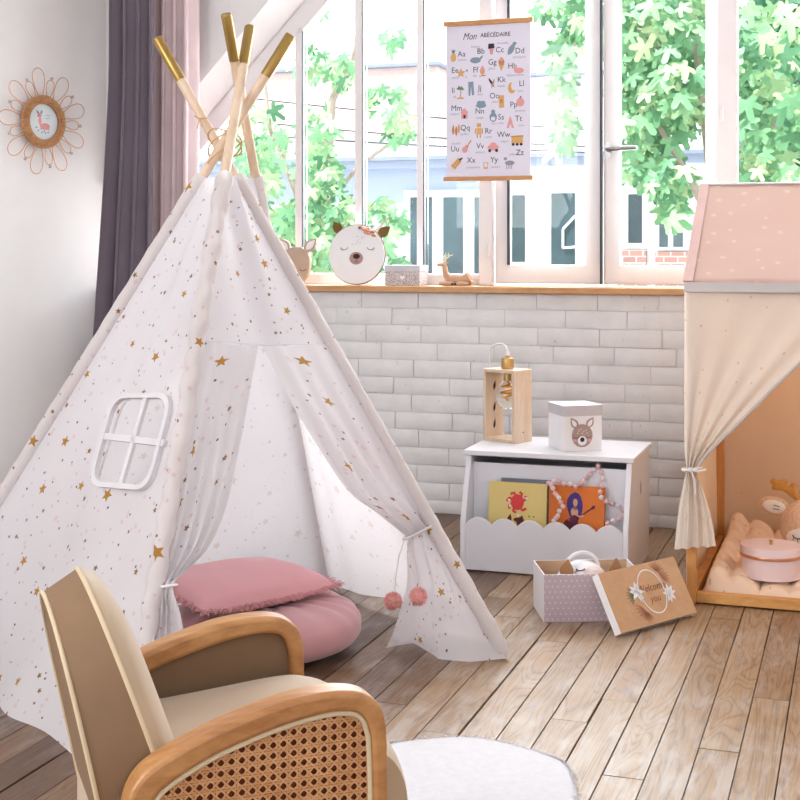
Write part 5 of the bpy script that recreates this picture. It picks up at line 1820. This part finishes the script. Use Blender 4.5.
for s in (-1, 1):
    f(leafshape(s * 0.018, 0.022, s * 0.040, 0.056, 0.013, 10), 1, 1)
    f(leafshape(s * 0.021, 0.026, s * 0.037, 0.050, 0.007, 10), 0, 2)
    pen(m, [(s * 0.022 + 0.009 * math.cos(t), -0.006 - 0.006 * math.sin(t)) for t in [PI * i / 8 for i in range(9)]], 0.0018, fo, ca_, EZ, 0.0012, 2)
    f(ell(s * 0.026, -0.020, 0.007, 0.005), 3, 2)
f(ell(0, -0.021, 0.0165, 0.0155), 0, 3)
f(ell(0, -0.017, 0.0078, 0.0078), 2, 4)
for x, y in ((-0.012, 0.012), (-0.004, 0.018), (0.006, 0.010), (0.014, 0.014), (0.0, 0.004), (-0.016, 0.004), (0.018, 0.004)): f(ell(x, y, 0.0018, 0.0018, 8), 0, 2)
m.build('box_body', [white_card, plain('fawn brown paper', rgb(176, 148, 142), 0.8), ink, plain('cheek pink', rgb(214, 170, 168), 0.8)], cube, recalc=False)
m = MB()
q = [Cb(0, 0, CH - 0.034), Cb(CW, 0, CH - 0.034), Cb(CW, CW, CH - 0.034), Cb(0, CW, CH - 0.034)]
m.hexa(q, [p + EZ * 0.034 for p in q], 0)
m.add([p + EZ * 0.0345 for p in q], [(0, 1, 2, 3)], 1)
m.build('lid', [plain('grey lid paper', rgb(204, 200, 204), 0.7), white_card], cube)
# ------------------------------------------------------------------ open lilac box and its lid on the floor
b0 = pz(544, 622.5, 0.0005)
ba = math.radians(4)
bx, by = Vector((math.cos(ba), math.sin(ba), 0)), Vector((-math.sin(ba), math.cos(ba), 0))
BW, BD, BH = 0.281, 0.178, 0.134
def Bx(a, b, z): return b0 + bx * a + by * b + Vector((0, 0, z))
def dotpaper():
    k = NT('lilac paper with white dots')
    co = k.coords((1, 1, 1), rot=(0, 0, -ba))
    sx = k.n('SeparateXYZ'); k.l(co, sx.inputs[0])
    P = 0.0155
    def cell(v, off):
        return k.math('SUBTRACT', k.math('FRACT', k.math('ADD', k.math('DIVIDE', v, P), off)), 0.5)
    row = k.math('MULTIPLY', k.math('FLOOR', k.math('DIVIDE', sx.outputs[2], P)), 0.5)
    dx = cell(k.math('ADD', sx.outputs[0], k.math('MULTIPLY', row, P)), 0.0)
    dz = cell(sx.outputs[2], 0.0)
    d = k.math('ADD', k.math('MULTIPLY', dx, dx), k.math('MULTIPLY', dz, dz))
    c = k.mix(k.math('LESS_THAN', d, 0.028), rgb(200, 182, 192), rgb(226, 216, 222))
    k.l(c, k.b.inputs['Base Color'])
    k.b.inputs['Roughness'].default_value = 0.7
    return k.m
dp = dotpaper()
kraft = wood('kraft wood lining', rgb(186, 146, 112), rgb(214, 178, 144), 'X', 12, 0.7)
obox = thing('storage_box', 'open lilac dotted storage box with a wood lining on the floor', 'box', Bx(BW / 2, BD / 2, 0))
m = MB()
w_ = 0.003
outr = [(0, 0), (BW, 0), (BW, BD), (0, BD)]
innr = [(w_, w_), (BW - w_, w_), (BW - w_, BD - w_), (w_, BD - w_)]
vs = [Bx(a, b, z) for z in (0, BH) for a, b in outr] + [Bx(a, b, z) for z in (BH, 0.003) for a, b in innr]
fs, mt = [], []
for i in range(4):
    j = (i + 1) % 4
    m.add([vs[i], vs[j], vs[4 + j], vs[4 + i]], [(0, 1, 2, 3)], 2 if i == 3 else 0)
    m.add([vs[4 + i], vs[4 + j], vs[8 + j], vs[8 + i]], [(0, 1, 2, 3)], 2)
    m.add([vs[8 + i], vs[8 + j], vs[12 + j], vs[12 + i]], [(0, 1, 2, 3)], 2 if i == 1 else 1)
m.add([vs[12], vs[13], vs[14], vs[15]], [(0, 1, 2, 3)], 1)
m.add([vs[3], vs[2], vs[1], vs[0]], [(0, 1, 2, 3)], 0)
m.build('box_body', [dp, kraft, white_card], obox, recalc=False)
# white animal bag inside
bag = thing('animal_bag', 'white round animal bag with kraft ears lying inside the lilac box', 'bag', Bx(0.13, 0.09, 0.004))
m = MB()
bfr = Matrix((bx, by, EZ)).transposed()
m.ball(Bx(0.128, 0.100, 0.078), (0.078, 0.062, 0.073), 36, 22, 0, bfr)
m.build('bag_body', [white_paint], bag)
m = MB()
m.ball(Bx(0.150, 0.068, 0.090), (0.046, 0.036, 0.050), 28, 16, 0, bfr)
m.build('muzzle', [plain('pale rose leather', rgb(226, 206, 202), 0.5)], bag)
earb = plain('tan leather', rgb(172, 126, 86), 0.6)
for a, w in ((0.072, -0.4), (0.212, 0.3)):
    m = MB()
    m.prism(leafshape(0, 0, 0.006 * (1 if w < 0 else 1), 0.062, 0.020, 12), Bx(a, 0.050, 0.106), (bx + by * w).normalized(), EZ, 0.004)
    m.build('ear', [earb], bag, bevel=0.001)
m = MB()
m.tube([Bx(0.128 + 0.055 * math.cos(t), 0.105 + 0.02 * math.cos(t), 0.120 + 0.052 * math.sin(t)) for t in [PI * i / 18 for i in range(19)]], 0.0055, 8)
m.build('strap', [white_card], bag)
m = MB()
for dx in (-0.018, 0.0):
    pass
for t0 in (0.106, 0.100):
    pass
m.tube([Bx(0.096 + 0.012 * math.cos(t) + 0.02, 0.058, 0.136 - 0.006 * math.sin(t)) for t in [PI * i / 10 for i in range(11)]], 0.0018, 6)
m.tube([Bx(0.105, 0.056, 0.132), Bx(0.100, 0.053, 0.127)], 0.0014, 5)
m.build('lashes', [ink], bag)
# lid leaning on the box
la = math.radians(40)
lx = Vector((math.cos(la), math.sin(la), 0))
lb = Vector((-math.sin(la), math.cos(la), 0))
l0 = pz(622, 638.5, 0.0)
ltilt = math.radians(60)
LLn, LWi, LTh = 0.325, 0.168, 0.028
up = (lb * math.cos(ltilt) + EZ * math.sin(ltilt))
out = lx.cross(up)                             # which side is the printed face
if out.y > 0: out = -out
lid = thing('wreath_lid', 'kraft wood box lid with a white oval wreath leaning against the lilac box', 'lid', l0 + lx * LLn / 2)
lift = EZ * (LTh * math.cos(ltilt) + 0.0004)
lo_ = l0 + lift * 1.0
def Ld(a, b, n=0): return lo_ + lx * a + up * b + out * n
m = MB()
q = [Ld(0, 0), Ld(LLn, 0), Ld(LLn, LWi), Ld(0, LWi)]
for (a0, a1, c0, c1) in ((0, LLn, 0, 0.003), (0, LLn, LWi - 0.003, LWi), (0, 0.003, 0.003, LWi - 0.003), (LLn - 0.003, LLn, 0.003, LWi - 0.003)):
    qq = [Ld(a0, c0), Ld(a1, c0), Ld(a1, c1), Ld(a0, c1)]
    m.hexa([p - out * LTh for p in qq], [p - out * 0.003 for p in qq], 1)
m.hexa([p - out * 0.003 for p in q], q, 0)
sl_ = 1 if lx.cross(up).dot(out) > 0 else -1
lc = Ld(LLn * 0.55, LWi * 0.52, 0.0003)
f = lambda poly, mt, k=1: m.flat(poly, lc, lx, up, sl_ * 0.0003 * k, mt)
pts = ell(0, 0, 0.052, 0.062, 40)
pts.append(pts[0])
pen(m, pts, 0.0035, lc, lx, up, sl_ * 0.0009, 1)
rl = random.Random(8)
for cx, cy, mt, n, s in ((-0.062, 0.008, 1, 8, 0.030), (0.066, -0.016, 1, 8, 0.028)):
    for i in range(n):
        a = 2 * PI * i / n + rl.uniform(-.2, .2)
        f(leafshape(cx, cy, cx + s * math.cos(a), cy + s * math.sin(a), s * 0.2), mt, 3)
for cx, cy, a0, a1, mt in ((-0.075, 0.0, 1.9, 4.0, 3), (-0.06, -0.04, 2.6, 5.0, 2), (0.06, 0.028, -0.6, 1.6, 2), (0.05, 0.05, 0.2, 2.2, 2), (-0.05, -0.05, 3.4, 5.2, 2)):
    for i in range(7):
        a = lerp(a0, a1, i / 6)
        f(leafshape(cx, cy, cx + 0.036 * math.cos(a), cy + 0.032 * math.sin(a), 0.0035), mt, 1)
text(m, 'Welcome', lc + up * 0.002, lx, up, 0.030, 4, sl_ * 0.0008, 'CENTER', 0.3)
text(m, 'you', lc - up * 0.030, lx, up, 0.030, 4, sl_ * 0.0008, 'CENTER', 0.3)
lid_wood = wood('kraft lid wood', rgb(196, 150, 110), rgb(216, 174, 134), 'X', 9, 0.6, 1.3)
m.build('lid_panel', [lid_wood, white_card, plain('terracotta fern print', rgb(184, 130, 102), 0.8), plain('olive fern print', rgb(150, 130, 92), 0.8), plain('copper lettering', rgb(150, 88, 58), 0.6)], lid, recalc=False)

# ------------------------------------------------------------------ hat box and plush in the cot
hb = H(0.232, 0.200, 0.0535)
hat = thing('hat_box', 'round pale pink hat box with a copper band standing on the peach quilt', 'box', hb)
blush = plain('blush paper', rgb(238, 214, 214), 0.6, var=0.015)
copper = plain('copper ribbon', rgb(214, 158, 128), 0.3, 0.7)
HRd = 0.092
m = MB()
m.lathe([(0, 0), (HRd - 0.003, 0), (HRd - 0.003, 0.064), (0, 0.064)], hb + EZ * 0.002, 56)
m.build('box_body', [blush], hat)
m = MB()
m.lathe([(HRd, 0.064), (HRd, 0.093), (HRd - 0.002, 0.096), (0, 0.096)], hb, 56)
m.build('lid', [blush], hat)
m = MB()
m.lathe([(HRd + 0.0008, 0.063), (HRd + 0.0012, 0.064), (HRd + 0.0012, 0.072), (HRd + 0.0008, 0.073)], hb, 56)
m.build('band', [copper], hat)
m = MB()
m.lathe([(0, 0), (0.0055, 0), (0.0045, 0.006), (0.007, 0.012), (0, 0.015)], hb + EZ * 0.096, 14)
m.build('knob', [brass], hat)

pb0 = H(0.335, 0.50, 0.052)
plush = thing('deer_plush', 'fuzzy beige deer plush with golden antlers sleeping behind the pink hat box', 'soft toy', pb0)
fuzz = plain('beige fleece', rgb(226, 186, 152), 0.95, var=0.16, nscale=110, bump=0.9, bscale=150, sheen=0.4)
white_fl = plain('white fleece', rgb(244, 232, 222), 0.95, var=0.03, bump=0.2, bscale=200)
ochre_fl = plain('golden felt', rgb(206, 146, 74), 0.9, var=0.08, nscale=60)
hc = pb0 + EZ * 0.102 + WU * 0.0
pf = Matrix((WU, WN, EZ)).transposed()
rp = random.Random(12)
skin_blob('body', ([(pb0 + WU * 0.13 + EZ * 0.055, 0.055), (pb0 + WU * 0.07 + EZ * 0.060, 0.060), (hc, 0.05), (pb0 + WU * 0.20 + EZ * 0.045, 0.045), (pb0 + WU * 0.20 + WN * 0.09 + EZ * 0.028, 0.026), (pb0 + WU * 0.10 + WN * 0.12 + EZ * 0.026, 0.024)], [(0, 1), (1, 2), (0, 3), (3, 4), (1, 5)]), plush, fuzz)
m = MB()
m.ball(hc, (0.096, 0.084, 0.090), 40, 26, 0, pf, wob=0.012, rnd=rp)
m.build('head', [fuzz], plush, angle=180)
m = MB()
fcn = hc + WN * 0.028 - EZ * 0.022
m.ball(fcn, (0.076, 0.066, 0.060), 32, 20, 0, pf)
m.build('face', [white_fl], plush, angle=180)
m = MB()
for sx_ in (-1, 1):
    pts = []
    for i in range(9):
        t = PI * i / 8
        x, z = sx_ * 0.034 + 0.015 * math.cos(t), 0.006 - 0.010 * math.sin(t)
        y = math.sqrt(max(0, 1 - (x / 0.0765) ** 2 - (z / 0.0605) ** 2)) * 0.0665
        pts.append(fcn + WU * x + EZ * z + WN * (y + 0.0008))
    m.tube(pts, 0.0017, 6)
    for i in (2, 4, 6):
        m.tube([pts[i], pts[i] - EZ * 0.009 + WU * (0.004 * (i - 4) * -0.5)], 0.0013, 5)
m.ball(fcn + WN * 0.064 - EZ * 0.016, (0.012, 0.007, 0.009), 12, 8, 0, pf)
m.build('eyes_and_nose', [ink], plush)
for s in (-1, 1):
    e0 = hc + WU * (s * 0.070) + EZ * 0.052
    m = MB()
    fe = Matrix.Rotation(s * 0.18, 3, 'Y')
    ex_ = (WU * s + EZ * 0.16).normalized()
    ez_ = ex_.cross(WN).normalized()
    fe = Matrix((ex_, WN, ez_)).transposed()
    m.ball(e0 + ex_ * 0.038, (0.052, 0.016, 0.032), 24, 14, 0, fe)
    m.build('ear', [fuzz], plush, angle=180)
    m = MB()
    m.ball(e0 + ex_ * 0.040 + WN * 0.010, (0.038, 0.010, 0.022), 20, 12, 0, fe)
    for q in (-0.005, 0.005):
        m.tube([e0 + ex_ * 0.024 + ez_ * q + WN * 0.0195, e0 + ex_ * 0.044 + ez_ * (q * 1.2) + WN * 0.0205], 0.0014, 5, 1)
    m.build('inner_ear', [white_fl, ink], plush, angle=180)
    a0 = hc + WU * (s * 0.030) + EZ * 0.080
    skin_blob('antler', ([(a0, 0.012), (a0 + WU * (s * 0.030) + EZ * 0.030, 0.013), (a0 + WU * (s * 0.060) + EZ * 0.046, 0.012), (a0 + WU * (s * 0.094) + EZ * 0.062, 0.011), (a0 + WU * (s * 0.040) + EZ * 0.066, 0.010), (a0 + WU * (s * 0.014) + EZ * 0.058, 0.009), (a0 + WU * (s * 0.090) + EZ * 0.036, 0.009)],
                         [(0, 1), (1, 2), (2, 3), (2, 4), (1, 5), (2, 6)]), plush, ochre_fl)

# ------------------------------------------------------------------ white shaggy rug
RO = [(0.015, 2.872), (0.142, 2.898), (0.2355, 2.856), (0.308, 2.796), (0.338, 2.748), (0.346, 2.66), (0.335, 2.52), (0.325, 2.30), (0.31, 2.10), (0.26, 1.97), (0.16, 1.93), (0.06, 1.96), (0.025, 2.08), (0.02, 2.25), (0.0, 2.42), (-0.085, 2.54), (-0.10, 2.66), (-0.075, 2.78), (-0.03, 2.85)]
rc_ = Vector((0.13, 2.42, 0))
wool = plain('white wool pile', rgb(218, 217, 221), 0.95, var=0.04, nscale=60, bump=0.8, bscale=120)
def rug_r(a):
    n = len(RO)
    return RO
m = MB()
N = len(RO)
ringv = []
sm_ = [(Vector((RO[i][0], RO[i][1], 0)) * 2 + Vector((RO[(i + 1) % N][0], RO[(i + 1) % N][1], 0)) * 0 ) / 2 for i in range(N)]
cr = []
for i in range(N):
    p0, p1, p2, p3 = (Vector((*RO[(i + j) % N], 0)) for j in (-1, 0, 1, 2))
    for q in range(6):
        t = q / 6
        cr.append((p1 * 2 + (p2 - p0) * t + (p0 * 2 - p1 * 5 + p2 * 4 - p3) * t * t + (-p0 + p1 * 3 - p2 * 3 + p3) * t ** 3) * 0.5)
K = 14
vs = []
for k in range(K + 1):
    s = k / K
    for p in cr:
        q = rc_ + (p - rc_) * s
        h = 0.010 * (1 - s ** 8) + 0.002
        vs.append(Vector((q.x, q.y, h)))
M_ = len(cr)
fs = [(k * M_ + i, k * M_ + (i + 1) % M_, (k + 1) * M_ + (i + 1) % M_, (k + 1) * M_ + i) for k in range(K) for i in range(M_)]
m.add(vs, fs)
m.add([Vector((p.x, p.y, 0.0006)) for p in cr], [tuple(range(M_))])
rr = random.Random(21)
poly = [(p.x, p.y) for p in cr]
cnt = 0
while cnt < 0:
    x, y = rr.uniform(-0.11, 0.36), rr.uniform(1.95, 2.91)
    if not inside(poly, x, y): continue
    cnt += 1
    d = Vector((rr.uniform(-1, 1) + 0.6, rr.uniform(-1, 1) - 0.6, 0)) * 0.008
    c = Vector((x, y, 0.010))
    w = Vector((-d.y, d.x, 0)).normalized() * 0.0014
    m.add([c - w, c + w, c + d * 0.5 + w * 0.8 + EZ * 0.003, c + d * 0.5 - w * 0.8 + EZ * 0.003, c + d * 1.1 + EZ * 0.0036], [(0, 1, 2, 3), (3, 2, 4)])
for i, p in enumerate(cr):
    for _ in range(8):
        o = (p - rc_).normalized()
        c = p - o * 0.006 + Vector((rr.uniform(-.006, .006), rr.uniform(-.006, .006), 0.006))
        w = Vector((-o.y, o.x, 0)) * 0.0014
        e = c + o * rr.uniform(0.008, 0.016) + Vector((rr.uniform(-.004, .004), rr.uniform(-.004, .004), -0.004))
        m.add([c - w, c + w, e], [(0, 1, 2)])
tag(m.build('shaggy_rug', [wool], recalc=False, angle=180), 'white shaggy rug with rounded corners on the boards in front of the armchair', 'rug')

# ------------------------------------------------------------------ child's armchair
fA = Vector((0.935, 0.354, 0)).normalized()
lA = Vector((-fA.y, fA.x, 0))
AO = Vector((-0.074, 1.82, 0)) + lA * 0.195
chair = thing('cane_armchair', 'beige velvet child armchair with wooden arms and woven cane sides', 'armchair', AO)
def A(x, y, z): return AO + fA * x + lA * y + Vector((0, 0, z))
ash = wood('honey wood', rgb(158, 104, 58), rgb(204, 152, 98), 'X', 11, 0.38, 0.9)
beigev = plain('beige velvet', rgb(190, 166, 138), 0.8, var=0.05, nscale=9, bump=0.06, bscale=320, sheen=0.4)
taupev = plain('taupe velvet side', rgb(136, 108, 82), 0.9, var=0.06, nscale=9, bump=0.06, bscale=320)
piping = plain('cream piping', rgb(212, 192, 160), 0.75)
outer = [(-0.262, 0.0), (-0.296, 0.14), (-0.304, 0.26), (-0.302, 0.32), (-0.296, 0.355), (-0.282, 0.380), (-0.258, 0.398), (-0.2, 0.424), (-0.14, 0.443), (-0.08, 0.457), (-0.03, 0.461), (0.0, 0.459), (0.024, 0.452), (0.041, 0.438), (0.050, 0.418), (0.053, 0.39), (0.054, 0.30), (0.052, 0.14), (0.040, 0.0)]
inner = [(-0.236, 0.0), (-0.268, 0.14), (-0.276, 0.26), (-0.275, 0.315), (-0.270, 0.335), (-0.260, 0.354), (-0.242, 0.369), (-0.192, 0.394), (-0.134, 0.413), (-0.077, 0.427), (-0.030, 0.433), (-0.003, 0.432), (0.012, 0.428), (0.022, 0.418), (0.027, 0.404), (0.030, 0.385), (0.032, 0.30), (0.030, 0.14), (0.018, 0.0)]
def catc(pts, k=5):
    out = []
    n = len(pts)
    for i in range(n - 1):
        p0, p1, p2, p3 = (Vector(pts[j]) for j in (max(0, i - 1), i, i + 1, min(n - 1, i + 2)))
        for q in range(k):
            t = q / k
            out.append(tuple((p1 * 2 + (p2 - p0) * t + (p0 * 2 - p1 * 5 + p2 * 4 - p3) * t * t + (-p0 + p1 * 3 - p2 * 3 + p3) * t ** 3) * 0.5))
    out.append(tuple(pts[-1]))
    return out
co_, ci_ = catc(outer), catc(inner)
AW = 0.046
for s in (-1, 1):
    yc = s * 0.195
    m = MB()
    m.ring(co_, ci_, A(0, yc + AW / 2, 0), fA, EZ, AW, closed=False)
    fr_ = m.build('arm_frame', [ash], chair, bevel=0.007, seg=3)
    ys = yc + s * (AW / 2 - 0.006)               # outer face of the panel
    lim = [p for p in ci_ if p[1] >= 0.135]
    zb = 0.130
    m = MB()
    m.prism(lim, A(0, yc + 0.004, 0), fA, EZ, 0.008)
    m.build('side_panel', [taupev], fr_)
    m = MB()
    m.tube([A(x * 0.985 - 0.002, ys, z - 0.003) for x, z in lim], 0.0036, 8)
    m.build('panel_piping', [piping], fr_)
    m = MB()
    m.box(A(-0.118, yc, 0.125), (0.300, 0.030, 0.026), Matrix((fA, lA, EZ)).transposed())
    m.build('lower_rail', [ash], fr_, bevel=0.004)
    # woven cane: pairs of upright and level strands with diagonals
    poly = [(x, z) for x, z in lim]
    def clip(p, d):
        ts = []
        n = len(poly)
        for i in range(n):
            a, b = poly[i], poly[(i + 1) % n]
            ex, ez = b[0] - a[0], b[1] - a[1]
            den = d[0] * ez - d[1] * ex
            if abs(den) < 1e-12: continue
            t = ((a[0] - p[0]) * ez - (a[1] - p[1]) * ex) / den
            q = ((a[0] - p[0]) * d[1] - (a[1] - p[1]) * d[0]) / den
            if 0 <= q <= 1: ts.append(t)
        return (min(ts), max(ts)) if len(ts) >= 2 else None
    m = MB()
    pitch = 0.0140
    def strand(p, d, w, n):
        r = clip(p, d)
        if not r or r[1] - r[0] < 0.004: return
        a = (p[0] + d[0] * r[0], p[1] + d[1] * r[0]); b = (p[0] + d[0] * r[1], p[1] + d[1] * r[1])
        nx, nz = -d[1] * w / 2, d[0] * w / 2
        q = [(a[0] + nx, a[1] + nz), (b[0] + nx, b[1] + nz), (b[0] - nx, b[1] - nz), (a[0] - nx, a[1] - nz)]
        th = 0.0009
        y = ys + s * n
        m.hexa([A(x, y, z) for x, z in q], [A(x, y + s * th, z) for x, z in q])
    k = -40
    for k in range(-30, 10):
        for o in (-0.0017, 0.0017):
            strand((k * pitch + o, 0.2), (0, 1), 0.0024, -0.0030)
    for k in range(8, 34):
        for o in (-0.0017, 0.0017):
            strand((-0.1, k * pitch + o), (1, 0), 0.0024, -0.0022)
    r2 = math.sqrt(0.5)
    for k in range(-70, 70):
        strand((k * pitch, 14 * pitch + pitch / 2), (r2, r2), 0.0024, -0.0014)
        strand((k * pitch, 14 * pitch + pitch / 2), (r2, -r2), 0.0024, -0.0006)
    cane = wood('woven cane', rgb(190, 132, 84), rgb(222, 172, 124), 'X', 30) if s == -1 else bpy.data.materials['woven cane']
    m.build('cane_weave', [cane], fr_, recalc=True)
    m = MB()
    m.prism(lim, A(0, ys - s * 0.0075 + 0.001, 0), fA, EZ, 0.002)
    m.build('cane_backing', [plain('dark cane backing', rgb(122, 62, 32), 0.8)], fr_)
# backrest: an arched slab, boxed in taupe between two rows of piping
BWd = 0.168
def arch(n=40):
    out = [(-BWd, -0.75), (-BWd, -0.5), (-BWd, -0.25)]
    for i in range(n + 1):
        a = PI - PI * i / n
        c, s = math.cos(a), math.sin(a)
        out.append((BWd * math.copysign(abs(c) ** (2 / 2.35), c), abs(s) ** (2 / 2.35)))
    return out + [(BWd, -0.25), (BWd, -0.5), (BWd, -0.75)]
def bfront(y, k):
    z = 0.400 + 0.197 * k
    return A(-0.259 - 0.356 * (z - 0.406), y, z)
def bback(y, k):
    z = 0.338 + 0.230 * k
    return A(-0.326 - 0.213 * (z - 0.338), y, z)
AR = arch()
FA_, BA_ = [bfront(*p) for p in AR], [bback(*p) for p in AR]
m = MB()
n = len(AR)
m.add(FA_ + BA_, [(i, i + 1, n + i + 1, n + i) for i in range(n - 1)] + [tuple(range(n, 2 * n))] + [(n - 1, 0, n, 2 * n - 1)])
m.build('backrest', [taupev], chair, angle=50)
def back_surf(s, t):
    k = lerp(-0.75, 1.0, t)
    hw = BWd if k <= 0 else BWd * max(0, 1 - k ** 2.35) ** (1 / 2.35)
    x = s * 2 - 1
    p = bfront(x * hw, k)
    bul = 0.038 * (max(0, 1 - abs(x) ** 4)) ** 0.6 * (1 if k < 0 else max(0, 1 - k ** 5) ** 0.6)
    return p + (fA * 0.94 + EZ * 0.30) * bul
m = MB()
m.grid(back_surf, 36, 50)
m.build('back_cushion', [beigev], chair, angle=180)
m = MB()
m.tube(FA_, 0.0033, 8)
m.tube(BA_, 0.0033, 8)
m.build('back_piping', [piping], chair)
# seat
sp_ = catc([(-0.31, 0.20), (-0.30, 0.345), (-0.24, 0.352), (-0.12, 0.362), (0.0, 0.372), (0.05, 0.366), (0.085, 0.345), (0.104, 0.305), (0.106, 0.262), (0.098, 0.215), (0.085, 0.20)], 6)
def seat_surf(s, t):
    i = t * (len(sp_) - 1)
    j = min(int(i), len(sp_) - 2)
    p = Vector(sp_[j]).lerp(Vector(sp_[j + 1]), i - j)
    y = s * 2 - 1
    k = max(0, 1 - abs(y) ** 5)
    z = p[1] + 0.014 * (k - 0.5) * math.sin(PI * min(1, t * 1.1))
    x = p[0] + (0.012 * (k - 0.5) if p[0] > 0.05 else 0)
    return A(x, y * 0.168, z)
m = MB()
m.grid(seat_surf, 26, 60)
ends = [seat_surf(0, t / 60) for t in range(61)], [seat_surf(1, t / 60) for t in range(61)]
for e in ends: m.add(e, [tuple(range(61))])
m.add([A(-0.31, -0.168, 0.2), A(-0.31, 0.168, 0.2), A(0.085, 0.168, 0.2), A(0.085, -0.168, 0.2)], [(0, 1, 2, 3)])
m.build('seat_cushion', [beigev], chair, angle=80)
m = MB()
m.tube([seat_surf(s / 24, 0.835) + fA * 0.001 for s in range(25)], 0.0032, 8)
m.build('seat_piping', [piping], chair)
m = MB()
m.box(A(-0.11, 0, 0.165), (0.36, 0.335, 0.07), Matrix((fA, lA, EZ)).transposed())
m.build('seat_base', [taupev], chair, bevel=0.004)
